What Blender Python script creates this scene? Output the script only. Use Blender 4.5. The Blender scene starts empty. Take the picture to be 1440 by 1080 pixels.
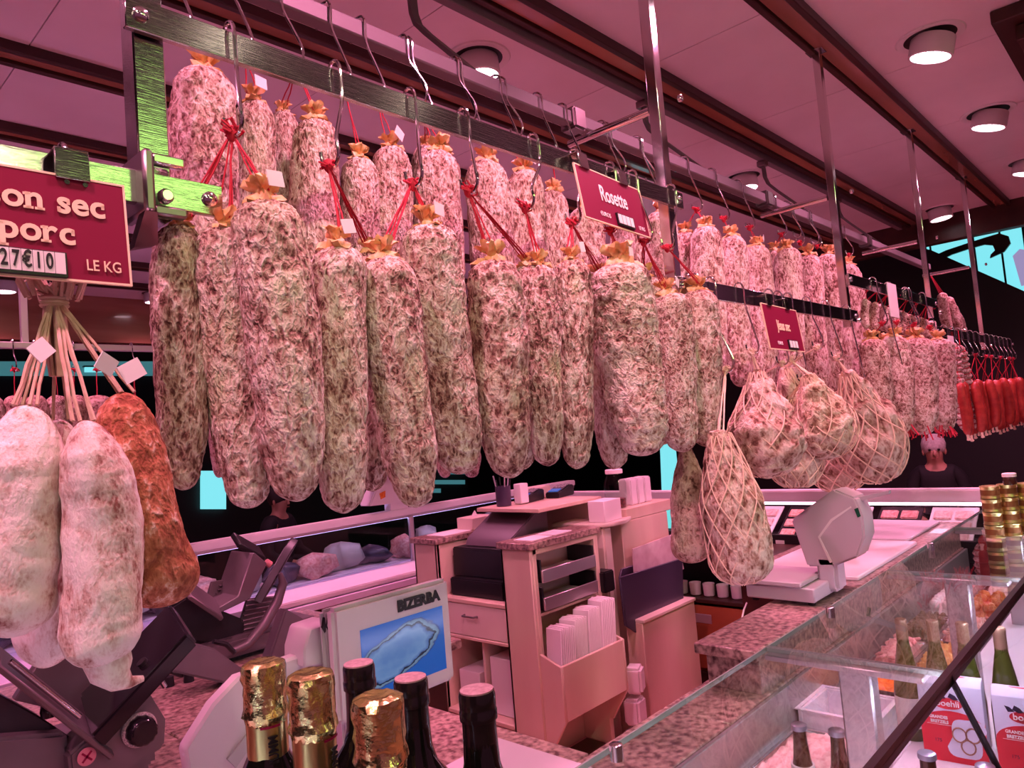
import bpy, bmesh, math, random
from mathutils import Vector, Matrix, Quaternion, noise
random.seed(11)
sc = bpy.context.scene
COL = sc.collection
PI = math.pi
R = math.radians

# ------------------------------------------------------------------ camera
F = 1030.0                       # focal length in pixels of the 1440x1080 frame
CAMP = Vector((0, 0, 1.6))
def cam_axes(yaw, pit, rol):
    yaw, pit, rol = R(yaw), R(pit), R(rol)
    f = Vector((math.cos(yaw)*math.cos(pit), math.sin(yaw)*math.cos(pit), math.sin(pit)))
    r = f.cross(Vector((0, 0, 1))).normalized(); u = r.cross(f)
    return r*math.cos(rol)+u*math.sin(rol), u*math.cos(rol)-r*math.sin(rol), f
CR, CU, CF = cam_axes(42.74, 3.8, -4.77)
cd = bpy.data.cameras.new('camera'); cam = bpy.data.objects.new('camera', cd); COL.objects.link(cam)
cd.sensor_width = 36; cd.lens = F/1440*36; cd.clip_start = 0.02; cd.clip_end = 100
cam.matrix_world = Matrix(((CR.x, CU.x, -CF.x, 0), (CR.y, CU.y, -CF.y, 0), (CR.z, CU.z, -CF.z, 1.6), (0, 0, 0, 1)))
sc.camera = cam

# ------------------------------------------------------------------ world, exposure
w = bpy.data.worlds.new('hall'); sc.world = w; w.use_nodes = True
bg = w.node_tree.nodes['Background']; bg.inputs[0].default_value = (1, .26, .52, 1); bg.inputs[1].default_value = .17
vs = sc.view_settings
vs.view_transform = 'Standard'; vs.look = 'None'; vs.gamma = 1; vs.exposure = 0.06; vs.use_curve_mapping = False
PINK = (1.0, .285, .53)

# ------------------------------------------------------------------ helpers
def ray(x, y): return CR*((x-720)/F) + CU*(-(y-540)/F) + CF
def aX(x, y, v): d = ray(x, y); return CAMP + d*(v/d.x)
def aY(x, y, v): d = ray(x, y); return CAMP + d*(v/d.y)
def aZ(x, y, v): d = ray(x, y); return CAMP + d*((v-1.6)/d.z)
def depth(P): return (Vector(P)-CAMP).dot(CF)

class MB:
    def __init__(s): s.v = []; s.f = []
    def add(s, vs_, fs):
        n = len(s.v); s.v += [Vector(p) for p in vs_]; s.f += [tuple(i+n for i in f) for f in fs]; return s
    def box(s, c, d, rot=None):
        pts = [Vector((x*d[0]/2, y*d[1]/2, z*d[2]/2)) for z in (-1, 1) for y in (-1, 1) for x in (-1, 1)]
        if rot is not None: pts = [rot @ p for p in pts]
        c = Vector(c)
        return s.add([p+c for p in pts], [(0, 2, 3, 1), (4, 5, 7, 6), (0, 1, 5, 4), (2, 6, 7, 3), (0, 4, 6, 2), (1, 3, 7, 5)])
    def bb(s, x0, x1, y0, y1, z0, z1):
        return s.box(((x0+x1)/2, (y0+y1)/2, (z0+z1)/2), (abs(x1-x0), abs(y1-y0), abs(z1-z0)))
    def tube(s, pts, r, seg=8, cap=True, closed=False):
        pts = [Vector(p) for p in pts]; n = len(pts)
        rr = r if isinstance(r, (list, tuple)) else [r]*n
        t0 = (pts[1]-pts[0]).normalized()
        up = Vector((0, 0, 1)) if abs(t0.z) < .9 else Vector((1, 0, 0))
        a = t0.cross(up).normalized(); V = []
        for i, p in enumerate(pts):
            if closed: t = pts[(i+1) % n]-pts[i-1]
            else: t = pts[min(i+1, n-1)]-pts[max(i-1, 0)]
            t.normalize(); a = (a - t*a.dot(t)).normalized(); b = t.cross(a)
            for k in range(seg):
                an = 2*PI*k/seg; V.append(p+(a*math.cos(an)+b*math.sin(an))*rr[i])
        Fc = []
        for i in range(n if closed else n-1):
            j = (i+1) % n
            for k in range(seg):
                l = (k+1) % seg; Fc.append((i*seg+k, i*seg+l, j*seg+l, j*seg+k))
        if cap and not closed: Fc += [tuple(range(seg))[::-1], tuple(range((n-1)*seg, n*seg))]
        return s.add(V, Fc)
    def lathe(s, prof, seg=24, c=(0, 0, 0), rot=None, wob=None):
        c = Vector(c); V = []; Fc = []
        for i, (r, z) in enumerate(prof):
            for k in range(seg):
                an = 2*PI*k/seg; q = r*(wob(an, i) if wob else 1)
                p = Vector((q*math.cos(an), q*math.sin(an), z)); V.append((rot @ p if rot is not None else p)+c)
        for i in range(len(prof)-1):
            for k in range(seg):
                l = (k+1) % seg; Fc.append((i*seg+k, i*seg+l, (i+1)*seg+l, (i+1)*seg+k))
        Fc += [tuple(range(seg))[::-1], tuple(range((len(prof)-1)*seg, len(prof)*seg))]
        return s.add(V, Fc)
    def prism(s, poly, vec):
        vec = Vector(vec); n = len(poly); P = [Vector(p) for p in poly]
        return s.add(P+[p+vec for p in P], [tuple(range(n))[::-1], tuple(range(n, 2*n))]+[(i, (i+1) % n, n+(i+1) % n, n+i) for i in range(n)])
    def mesh(s, name, bevel=0, smooth=True, ang=40):
        me = bpy.data.meshes.new(name)
        bm = bmesh.new(); vv = [bm.verts.new(p) for p in s.v]
        for f in s.f:
            try: bm.faces.new([vv[i] for i in f])
            except ValueError: pass
        bmesh.ops.recalc_face_normals(bm, faces=bm.faces)
        if bevel:
            bm.normal_update()
            es = [e for e in bm.edges if len(e.link_faces) == 2 and e.calc_face_angle(0) > .6]
            bmesh.ops.bevel(bm, geom=es, offset=bevel, segments=2 if bevel > .004 else 1, affect='EDGES', clamp_overlap=True)
        bm.to_mesh(me); bm.free()
        if smooth:
            me.shade_smooth(); me.set_sharp_from_angle(angle=R(ang))
        return me
    def build(s, name, mat, parent=None, bevel=0, smooth=True, ang=40, world=True):
        if parent is not None and world:
            o0 = parent.location.copy() if parent.parent is None else parent.location+parent.parent.location
            s.v = [p-o0 for p in s.v]
        return ob(name, s.mesh(name, bevel, smooth, ang), mat, parent)
def ob(name, me, mat, parent=None, loc=None, rot=None, scale=None):
    if mat is not None and len(me.materials) == 0: me.materials.append(mat)
    o = bpy.data.objects.new(name, me); COL.objects.link(o)
    if parent is not None: o.parent = parent
    if loc is not None: o.location = loc
    if rot is not None:
        if isinstance(rot, Quaternion): o.rotation_mode = 'QUATERNION'; o.rotation_quaternion = rot
        else: o.rotation_euler = rot
    if scale is not None: o.scale = scale
    return o
def tag(o, label, cat, group=None):
    o['label'] = label; o['category'] = cat
    if group: o['group'] = group
    return o
def thing(name, label, cat, loc=(0, 0, 0), group=None, rot=None):
    o = bpy.data.objects.new(name, None); COL.objects.link(o); o.location = loc; o.empty_display_size = .05
    if rot is not None: o.rotation_euler = rot
    return tag(o, label, cat, group)
def struct(o): o['kind'] = 'structure'; return o
def copy_tree(o, parent=None):
    c = o.copy(); COL.objects.link(c); c.parent = parent
    for ch in list(o.children): copy_tree(ch, c)
    return c
def text(s, size, mat, parent, loc, rot=(PI/2, 0, 0), name='lettering', bold=0, align='CENTER', sx=1, ext=.0004):
    cu = bpy.data.curves.new('tmp', 'FONT'); cu.body = s; cu.size = size; cu.align_x = align; cu.align_y = 'CENTER'
    cu.extrude = ext; cu.offset = bold; cu.resolution_u = 4
    t = bpy.data.objects.new('tmp', cu); COL.objects.link(t); bpy.context.view_layer.update()
    me = bpy.data.meshes.new_from_object(t); bpy.data.objects.remove(t); me.materials.clear()
    return ob(name, me, mat, parent, loc, rot, (sx, 1, 1))

# ------------------------------------------------------------------ materials
def mat(name, col, rough=.5, metal=0, noise_s=None, col2=None, bump=0, bump_s=None, coat=0, trans=0, emis=None, es=0, ior=1.45, stretch=(1, 1, 1), sss=0, contrast=(.35, .65), detail=4, spec=.5):
    m = bpy.data.materials.new(name); m.use_nodes = True; nt = m.node_tree; b = nt.nodes['Principled BSDF']
    b.inputs['Base Color'].default_value = (*col, 1); b.inputs['Roughness'].default_value = rough; b.inputs['Metallic'].default_value = metal
    b.inputs['Coat Weight'].default_value = coat; b.inputs['Transmission Weight'].default_value = trans; b.inputs['IOR'].default_value = ior
    b.inputs['Specular IOR Level'].default_value = spec
    if sss: b.inputs['Subsurface Weight'].default_value = sss; b.inputs['Subsurface Radius'].default_value = (.01, .005, .003)
    if emis: b.inputs['Emission Color'].default_value = (*emis, 1); b.inputs['Emission Strength'].default_value = es
    if noise_s or bump:
        tc = nt.nodes.new('ShaderNodeTexCoord'); mp = nt.nodes.new('ShaderNodeMapping'); mp.inputs['Scale'].default_value = stretch
        nt.links.new(tc.outputs['Object'], mp.inputs[0])
    if noise_s:
        n = nt.nodes.new('ShaderNodeTexNoise'); n.inputs['Scale'].default_value = noise_s; n.inputs['Detail'].default_value = detail
        r = nt.nodes.new('ShaderNodeValToRGB'); r.color_ramp.elements[0].position = contrast[0]; r.color_ramp.elements[1].position = contrast[1]
        r.color_ramp.elements[0].color = (*col, 1); r.color_ramp.elements[1].color = (*(col2 or col), 1)
        nt.links.new(mp.outputs[0], n.inputs['Vector']); nt.links.new(n.outputs['Fac'], r.inputs[0]); nt.links.new(r.outputs[0], b.inputs['Base Color'])
    if bump:
        n2 = nt.nodes.new('ShaderNodeTexNoise'); n2.inputs['Scale'].default_value = bump_s or noise_s; n2.inputs['Detail'].default_value = 4
        bp = nt.nodes.new('ShaderNodeBump'); bp.inputs['Strength'].default_value = .6; bp.inputs['Distance'].default_value = bump
        nt.links.new(mp.outputs[0], n2.inputs['Vector']); nt.links.new(n2.outputs['Fac'], bp.inputs['Height']); nt.links.new(bp.outputs[0], b.inputs['Normal'])
    return m
def glass(name, tint=(.90, .96, .93), refl=1.0):
    m = bpy.data.materials.new(name); m.use_nodes = True; nt = m.node_tree; nt.nodes.clear()
    o = nt.nodes.new('ShaderNodeOutputMaterial'); mx = nt.nodes.new('ShaderNodeMixShader'); t = nt.nodes.new('ShaderNodeBsdfTransparent')
    g = nt.nodes.new('ShaderNodeBsdfGlossy'); fr = nt.nodes.new('ShaderNodeFresnel')
    t.inputs[0].default_value = (*tint, 1); g.inputs['Roughness'].default_value = .02; g.inputs[0].default_value = (refl, refl, refl, 1); fr.inputs[0].default_value = 1.45
    ge = nt.nodes.new('ShaderNodeNewGeometry'); sb = nt.nodes.new('ShaderNodeMath'); sb.operation = 'SUBTRACT'; sb.inputs[0].default_value = 1; nt.links.new(ge.outputs['Backfacing'], sb.inputs[1])
    ml = nt.nodes.new('ShaderNodeMath'); ml.operation = 'MULTIPLY'; nt.links.new(fr.outputs[0], ml.inputs[0]); nt.links.new(sb.outputs[0], ml.inputs[1]); nt.links.new(ml.outputs[0], mx.inputs[0]); nt.links.new(t.outputs[0], mx.inputs[1]); nt.links.new(g.outputs[0], mx.inputs[2]); nt.links.new(mx.outputs[0], o.inputs[0])
    return m
def sausage_mat(name, pit, mid, mold, white, cell=105, patch=22, green=.5, bump=.0085, pits=1.0, lo=.0):
    """cured sausage skin: wrinkled web of mould ridges over darker pits"""
    m = bpy.data.materials.new(name); m.use_nodes = True; nt = m.node_tree; N = nt.nodes.new; L = nt.links.new
    b = nt.nodes['Principled BSDF']; b.inputs['Roughness'].default_value = .78; b.inputs['Specular IOR Level'].default_value = .3
    tc = N('ShaderNodeTexCoord'); oi = N('ShaderNodeObjectInfo'); ad = N('ShaderNodeVectorMath'); ad.operation = 'MULTIPLY_ADD'
    cmb = N('ShaderNodeCombineXYZ'); 
    for i in range(3): L(oi.outputs['Random'], cmb.inputs[i])
    L(cmb.outputs[0], ad.inputs[0]); ad.inputs[1].default_value = (37, 53, 71); mp = N('ShaderNodeMapping'); mp.inputs['Scale'].default_value = (1, 1, .62)
    L(tc.outputs['Object'], mp.inputs[0]); L(mp.outputs[0], ad.inputs[2])
    n0 = N('ShaderNodeTexNoise'); n0.inputs['Scale'].default_value = 60; n0.inputs['Detail'].default_value = 3; L(ad.outputs[0], n0.inputs['Vector'])
    wv = N('ShaderNodeVectorMath'); wv.operation = 'MULTIPLY_ADD'; L(n0.outputs['Color'], wv.inputs[0]); wv.inputs[1].default_value = (.024, .024, .024); L(ad.outputs[0], wv.inputs[2])
    vo = N('ShaderNodeTexVoronoi'); vo.feature = 'SMOOTH_F1'; vo.inputs['Scale'].default_value = cell; vo.inputs['Smoothness'].default_value = .35; L(wv.outputs[0], vo.inputs['Vector'])
    n1 = N('ShaderNodeTexNoise'); n1.inputs['Scale'].default_value = patch; n1.inputs['Detail'].default_value = 5; n1.inputs['Roughness'].default_value = .62; L(ad.outputs[0], n1.inputs['Vector'])
    n2 = N('ShaderNodeTexNoise'); n2.inputs['Scale'].default_value = 260; n2.inputs['Detail'].default_value = 4; L(ad.outputs[0], n2.inputs['Vector'])
    def math_(op, a, c):
        q = N('ShaderNodeMath'); q.operation = op
        for i, x in enumerate((a, c)):
            if isinstance(x, (int, float)): q.inputs[i].default_value = x
            else: L(x, q.inputs[i])
        return q.outputs[0]
    v2 = N('ShaderNodeTexVoronoi'); v2.feature = 'SMOOTH_F1'; v2.inputs['Scale'].default_value = cell*2.1; v2.inputs['Smoothness'].default_value = .3; L(wv.outputs[0], v2.inputs['Vector'])
    h = math_('ADD', math_('MULTIPLY', vo.outputs['Distance'], .52*pits), math_('MULTIPLY', v2.outputs['Distance'], .30*pits))
    h = math_('ADD', h, math_('MULTIPLY', n2.outputs['Fac'], .40))
    n1b = N('ShaderNodeTexNoise'); n1b.inputs['Scale'].default_value = patch*2.6; n1b.inputs['Detail'].default_value = 3; L(ad.outputs[0], n1b.inputs['Vector'])
    h2 = math_('ADD', math_('ADD', h, math_('MULTIPLY', n1.outputs['Fac'], .95)), math_('ADD', math_('MULTIPLY', n1b.outputs['Fac'], .45), lo-.56))
    h = math_('ADD', h, math_('MULTIPLY', n1b.outputs['Fac'], .5))
    cr = N('ShaderNodeValToRGB'); e = cr.color_ramp.elements
    e[0].position = .42; e[0].color = (*pit, 1); e[1].position = .92; e[1].color = (*white, 1)
    for p, c in ((.54, mid), (.70, mold)): x = e.new(p); x.color = (*c, 1)
    L(h2, cr.inputs[0])
    n3 = N('ShaderNodeTexNoise'); n3.inputs['Scale'].default_value = 11; n3.inputs['Detail'].default_value = 3; L(ad.outputs[0], n3.inputs['Vector'])
    gr = N('ShaderNodeValToRGB'); gr.color_ramp.elements[0].position = .52; gr.color_ramp.elements[1].position = .68
    gr.color_ramp.elements[0].color = (0, 0, 0, 1); gr.color_ramp.elements[1].color = (green, green, green, 1); L(n3.outputs['Fac'], gr.inputs[0])
    mx = N('ShaderNodeMixRGB'); mx.blend_type = 'MULTIPLY'; mx.inputs[2].default_value = (.72, .86, .52, 1); L(gr.outputs[0], mx.inputs[0]); L(cr.outputs[0], mx.inputs[1])
    L(mx.outputs[0], b.inputs['Base Color'])
    bp = N('ShaderNodeBump'); bp.inputs['Strength'].default_value = 1.0; bp.inputs['Distance'].default_value = bump; L(h, bp.inputs['Height']); L(bp.outputs[0], b.inputs['Normal'])
    return m

M = {}
M['steel'] = mat('brushed_steel', (.56, .55, .54), .15, 1, 40, (.46, .45, .44), .0003, 500, stretch=(.05, 1, 1))
M['chrome'] = mat('chrome', (.72, .70, .70), .12, 1)
M['dark_steel'] = mat('dark_steel', (.30, .26, .26), .32, 1)
M['alu'] = mat('aluminium', (.62, .56, .58), .38, .85)
M['grey_tube'] = mat('grey_paint', (.19, .16, .17), .55, .2)
M['black'] = mat('black_plastic', (.012, .011, .012), .35)
M['black_gloss'] = mat('black_gloss', (.008, .007, .008), .12)
M['rubber'] = mat('black_rubber', (.01, .01, .01), .7)
M['ceil'] = mat('ceiling_paint', (.84, .76, .79), .32, 0, 3, (.78, .70, .73), spec=.4)
M['wood'] = mat('varnished_wood', (.26, .11, .06), .22, 0, 6, (.42, .19, .11), .0008, 30, coat=.5, stretch=(.12, 1, 1))
M['wood_dark'] = mat('dark_moulding', (.035, .012, .009), .4, 0, 8, (.06, .02, .014), stretch=(.1, 1, 1))
M['birch'] = mat('birch_laminate', (.64, .48, .36), .45, 0, 5, (.72, .56, .43), .0002, 60, stretch=(1, 1, .12))
M['cream'] = mat('cream_laminate', (.70, .58, .48), .45, 0, 4, (.74, .63, .53))
M['granite'] = mat('granite', (.10, .05, .045), .3, 0, 60, (.46, .32, .26), coat=.3, contrast=(.34, .62), detail=8)
M['white'] = mat('white_plastic', (.78, .75, .75), .4)
M['scale_plastic'] = mat('scale_plastic', (.56, .49, .52), .42)
M['grey'] = mat('grey_plastic', (.42, .40, .41), .45)
M['paper'] = mat('paper', (.82, .78, .76), .8)
M['red_string'] = mat('red_twine', (.50, .015, .04), .7)
M['raffia'] = mat('natural_twine', (.46, .33, .22), .8, 0, 60, (.58, .44, .32))
M['net'] = mat('cotton_net', (.86, .66, .50), .8)
M['tuft'] = mat('casing_end', (.72, .36, .12), .5, 0, 80, (.86, .60, .34), sss=.25)
M['sign'] = mat('burgundy_enamel', (.22, .004, .040), .55, spec=.25)
M['sign_txt'] = mat('cream_paint', (.90, .72, .50), .5)
M['txt_white'] = mat('white_paint', (.88, .84, .82), .5)
M['txt_black'] = mat('black_ink', (.01, .01, .01), .5)
M['gold'] = mat('gold_foil', (.80, .76, .26), .24, 1, 30, (.90, .86, .40), .004, 90)
M['gold_smooth'] = mat('gold_foil_smooth', (.80, .74, .30), .28, 1)
M['bottle'] = mat('dark_bottle_glass', (.006, .007, .005), .06, coat=.5)
M['capsule'] = mat('black_capsule', (.012, .009, .010), .22, coat=.3)
M['green_glass'] = mat('olive_bottle_glass', (.07, .085, .012), .05, 0, coat=.6)
M['brown_glass'] = mat('brown_bottle_glass', (.05, .016, .006), .06, coat=.5)
M['glass'] = glass('clear_glass')
M['glass_g'] = glass('shelf_glass', (.80, .90, .84))
M['glass_edge'] = mat('glass_edge', (.42, .50, .44), .12, 0, coat=.5, trans=.3)
ROS = dict(pit=(.13, .045, .038), mid=(.30, .15, .12), mold=(.53, .37, .30), white=(.78, .67, .59))
M['ros_a'] = sausage_mat('rosette_skin', green=.6, lo=-.03, **ROS)
M['ros_b'] = sausage_mat('rosette_skin_pale', green=.35, lo=-.03, cell=120, **ROS)
M['ros_c'] = sausage_mat('rosette_skin_dark', green=.85, lo=-.09, cell=95, **ROS)
M['far_ros'] = sausage_mat('salami_skin_rosy', green=.15, lo=-.05, cell=110, **ROS)
M['whitesalami'] = sausage_mat('white_bloomed_skin', (.30, .11, .09), (.62, .46, .38), (.82, .76, .68), (.86, .81, .74), cell=40, patch=16, green=.35, bump=.004, pits=.40, lo=.15)
M['orange'] = sausage_mat('orange_skin', (.27, .075, .035), (.38, .125, .06), (.50, .19, .10), (.80, .60, .48), cell=80, patch=24, green=0, bump=.007, pits=.9, lo=-.12)
M['jesus'] = sausage_mat('jesus_skin', (.14, .05, .035), (.33, .17, .12), (.58, .40, .31), (.80, .68, .56), cell=75, patch=30, green=.45, bump=.010, lo=-.03)
M['brown_jesus'] = sausage_mat('jesus_skin_dark', (.10, .04, .03), (.26, .13, .10), (.46, .29, .23), (.62, .46, .38), cell=80, patch=26, green=.2)
M['chorizo'] = mat('chorizo_skin', (.25, .018, .014), .4, 0, 45, (.42, .045, .03), .002, 90)
M['lamp'] = mat('lamp_lens', (.9, .8, .85), .3, emis=(1, .72, .82), es=9)
M['floor'] = mat('floor_tile', (.50, .22, .19), .5, 0, 3, (.58, .27, .22))
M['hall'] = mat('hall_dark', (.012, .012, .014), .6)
M['purple'] = mat('holder_plastic', (.055, .04, .075), .35)
# ------------------------------------------------------------------ room shell
ZC = 2.99
struct(MB().bb(-6, 14, -5, 12, -.05, 0).build('floor', M['floor'], smooth=False))
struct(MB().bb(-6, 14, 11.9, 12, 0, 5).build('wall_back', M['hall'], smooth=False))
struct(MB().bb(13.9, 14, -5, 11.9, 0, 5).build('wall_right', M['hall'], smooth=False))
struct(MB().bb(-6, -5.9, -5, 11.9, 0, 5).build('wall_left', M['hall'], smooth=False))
struct(MB().bb(-6, 14, -5, 12, 5, 5.05).build('trim_1', M['hall'], smooth=False))
BY = [.89, 1.46, 2.06, 2.71, 3.36, 4.0, 4.64, 5.28, 5.9]        # ceiling beams
SX = [-2.9+.9*k for k in range(12)]; SX = [x-.01 for x in SX if x < 6.4]
SX[-1] = 6.4
cl = struct(MB().bb(-2.9, 6.4, -.3, 6.5, ZC+.012, ZC+.06).build('ceiling', M['ceil'], smooth=False))
ye = [-.3]+BY+[6.5]
for i in range(len(ye)-1):
    y0 = ye[i]+(.055 if i else 0); y1 = ye[i+1]-.055
    for j in range(len(SX)-1):
        MB().bb(SX[j]+.002, SX[j+1]-.002, y0, y1, ZC, ZC+.012).build('ceiling_panel', M['ceil'], cl, smooth=False)
for i, y in enumerate(BY):
    b = MB().bb(-2.9, 6.4, y-.032, y+.032, ZC-.022, ZC+.012).build('trim_%d' % (i+2), M['wood'], bevel=.002); struct(b)
    for s in (-1, 1):
        MB().bb(-2.9, 6.4, y+s*.034, y+s*.058, ZC-.036, ZC+.012).build('moulding', M['wood_dark'], b, bevel=.003)
# end fascia, far fascia, canopy edge board
struct(MB().bb(6.4, 6.5, -.3, 6.6, ZC-.20, ZC+.06).build('trim_20', M['wood_dark'], bevel=.004))
struct(MB().bb(-2.9, 6.4, 6.5, 6.6, 2.62, ZC+.06).build('trim_21', M['wood'], bevel=.004))
e = struct(MB().bb(3.17, 6.4, .0, .40, ZC-.05, ZC).build('trim_22', M['wood_dark'], bevel=.004))
MB().bb(3.25, 6.4, .02, .34, ZC-.11, ZC-.05).build('moulding', M['wood_dark'], e, bevel=.004)

# ------------------------------------------------------------------ lamps
def downlight(x, y, tilt, power, label, z=ZC, grp='recessed pink downlights'):
    t = thing('downlight', label, 'ceiling light', (x, y, z), grp)
    MB().lathe([(.088, -.001), (.098, -.006), (.118, -.006), (.122, -.001)], 32, (x, y, z)).build('trim_ring', M['white'], t)
    MB().lathe([(.092, -.003), (.092, -.0005)], 32, (x, y, z)).build('recess', M['black'], t)
    rot = Matrix.Rotation(tilt, 3, 'X'); c = Vector((x, y, z-.05))
    MB().lathe([(.074, .045), (.078, .04), (.078, -.03), (.070, -.032), (.068, -.02)], 32, c, rot).build('lamp_head', M['white'], t)
    ln = MB().lathe([(.067, -.0275), (.067, -.0235)], 32, c, rot).build('lens', M['lamp'], t)
    for k in range(-2, 3): MB().box(c+rot @ Vector((0, k*.024, -.0290)), (2*math.sqrt(.066**2-(k*.024)**2), .003, .002), rot).build('louvre', M['white'], t)
    ld = bpy.data.lights.new('downlight_lamp', 'SPOT'); ld.energy = power; ld.color = PINK; ld.spot_size = R(125); ld.spot_blend = .7; ld.shadow_soft_size = .065
    lo = bpy.data.objects.new('lamp', ld); COL.objects.link(lo); lo.parent = t
    d = rot @ Vector((0, 0, -1)); lo.location = Vector((0, 0, -.05))+d*.04; lo.rotation_euler = (tilt, 0, 0)
    return t
PW = 98
for k, x in enumerate((-1.3, -.17, .95, 2.07, 3.19, 4.29, 5.43)):
    downlight(x, .60, R(14), PW, 'round white downlight in ceiling strip above the front glass counter', grp='downlights above the front glass counter')
for k, x in enumerate((-.3, 1.91, 4.1, 6.14)):
    downlight(x, 1.80 if k < 3 else 1.23, R(-6), PW*1.5, 'round white downlight in ceiling behind the hanging rail', grp='downlights behind the hanging rail')
for x in (-.2, 1.38, 2.42, 4.2):
    downlight(x, 6.15, 0, PW*.4, 'round white downlight by the far wooden fascia', grp='downlights by the far fascia')
for x in (.6, 2.3, 4.2):
    downlight(x, 3.7, 0, PW*1.2, 'round white downlight above the far display counter', grp='downlights above the far counter')

def fill_lamp(x, y, z):  # unseen pendant added behind the camera as soft neutral front fill
    t = thing('fill_pendant', 'unseen fill pendant added over the customer aisle', 'lamp', (x, y, z), 'fill pendants added over the aisle')
    MB().lathe([(.02, .10), (.03, .08), (.12, .03), (.17, -.03), (.168, -.032), (.115, .025), (.02, .07)], 28, (x, y, z)).build('shade', M['white'], t)
    MB().lathe([(.001, .04), (.05, .03), (.06, 0), (.04, -.03), (.001, -.04)], 18, (x, y, z)).build('bulb', mat('bulb', (.9, .85, .8), .3, emis=(1, .86, .66), es=20), t, ang=80)
    MB().tube([(x, y, z+.10), (x, y, 5)], .006, 6).build('cord', M['black'], t)
    ld = bpy.data.lights.new('pendant_fill', 'POINT'); ld.energy = 7; ld.color = (1, .80, .56); ld.shadow_soft_size = .06
    lo = bpy.data.objects.new('lamp', ld); COL.objects.link(lo); lo.parent = t; lo.location = (0, 0, -.05)
for x in (-.9, .7, 2.3, 3.9): fill_lamp(x, -1.7, 2.95)

def fill_spot(x, tgt, power):  # added out of view, its cone fills only the hanging row with neutral light
    p = Vector((x, -.22, ZC-.10)); d = (Vector(tgt)-p).normalized(); q = Vector((0, 0, -1)).rotation_difference(d); rot = q.to_matrix()
    t = thing('fill_spot', 'unseen fill spotlight added on the canopy edge, aimed at the hanging salamis', 'spotlight', p, 'added fill spots on the canopy edge')
    MB().lathe([(.025, .08), (.038, .075), (.040, -.05), (.036, -.052), (.034, -.03)], 24, p, rot).build('lamp_head', M['white'], t)
    MB().lathe([(.034, -.04), (.034, -.036)], 24, p, rot).build('lens', mat('spot_lens', (.9, .85, .8), .3, emis=(1, .85, .66), es=12), t)
    MB().tube([p, p+Vector((0, 0, .10))], .008, 8).build('stem', M['white'], t)
    ld = bpy.data.lights.new('spot_fill', 'SPOT'); ld.energy = power; ld.color = (1, .82, .60); ld.spot_size = R(48); ld.spot_blend = .5; ld.shadow_soft_size = .03
    lo = bpy.data.objects.new('lamp', ld); COL.objects.link(lo); lo.parent = t; lo.location = d*.058; lo.rotation_mode = 'QUATERNION'; lo.rotation_quaternion = q
fill_spot(-.35, (.35, .88, 1.78), 27); fill_spot(.35, (.95, .88, 1.82), 27); fill_spot(1.0, (1.65, .88, 1.85), 27); fill_spot(1.7, (2.6, .88, 1.75), 25)

# ------------------------------------------------------------------ hanging frame
YF = .90
def P_(x): return [.367, 1.63, 2.885, 4.14, 5.33][x]
def post(i, zb, label, wd=.034):
    t = thing('hanging_post', label, 'post', (P_(i), YF+.026, zb), 'steel posts of the hanging frame')
    x = P_(i)
    MB().bb(x-wd/2, x+wd/2, YF+.010, YF+.010+wd, zb, ZC-.022).build('upright', M['steel'] if i == 0 else M['chrome'], t, bevel=.002)
    MB().bb(x-.03, x+.03, YF-.004, YF+.058, ZC-.026, ZC-.02).build('ceiling_plate', M['chrome'], t, bevel=.001)
    MB().lathe([(.006, -.012), (.009, -.008), (.009, .0)], 16, (x, YF-.012, zb+.02), Matrix.Rotation(-PI/2, 3, 'X')).build('end_bolt', M['chrome'], t)
    return t
lab = 'square steel post dropping from the ceiling beam to the rails'
post(0, 1.90, 'wide square steel post lit green beside the sausage price sign', .038)
post(1, 1.93, 'chrome post at the end of the rail with the Rosette sign', .030)
post(2, 1.89, 'chrome post at the end of the rail holding netted sausages', .028)
post(3, 2.0, 'thin chrome post dropping to rail of red strung sausages', .026)
post(4, 1.87, 'thin chrome post at the end of chorizo rail', .026)
def rail(x0, x1, ztop, h, label, y=YF, mt='steel', th=.010):
    t = thing('hanging_rail', label, 'rail', (x0, y, ztop), 'flat steel hanging rails')
    MB().bb(x0, x1, y-th/2, y+th/2, ztop-h, ztop).build('flat_bar', M[mt], t, bevel=.0012)
    for x in (x0+.018, x1-.018):
        MB().lathe([(.0095, 0), (.0095, .003), (.006, .006), (.001, .0065)], 16, (x, y-th/2, ztop-h/2), Matrix.Rotation(PI/2, 3, 'X')).build('bolt_head', M['chrome'], t)
    return t
ZF, ZL, ZH = 2.170, 1.951, 2.09
rail(.335, 1.665, ZF, .041, 'flat polished steel rail carrying the Rosette sign')
rail(-.6, .445, ZL, .041, 'green lit steel rail carrying the dry sausage price sign')
rail(1.60, 2.92, ZL, .045, 'flat steel rail carrying the small netted sausage sign')
rail(2.87, 4.16, ZH, .045, 'flat steel rail over the red strung salamis')
rail(4.10, 6.2, ZL, .045, 'flat steel rail over the chorizo bundles')
# clamp that joins the low rail to the post
t = thing('rail_clamp', 'black steel clamp joining low rail and post beside price sign', 'clamp', (.367, .9, 1.93))
MB().bb(.338, .352, .872, .945, 1.895, 1.972).build('jaw', M['dark_steel'], t, bevel=.004)
MB().bb(.352, .392, .880, .894, 1.958, 1.972).build('bridge', M['chrome'], t, bevel=.003)
MB().bb(.352, .392, .880, .894, 1.895, 1.908).build('bridge', M['dark_steel'], t, bevel=.003)
MB().prism([(.338, .872, 1.895), (.352, .872, 1.895), (.362, .90, 1.865), (.345, .93, 1.865)], (0, .02, 0)).build('lower_tooth', M['dark_steel'], t)
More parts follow.
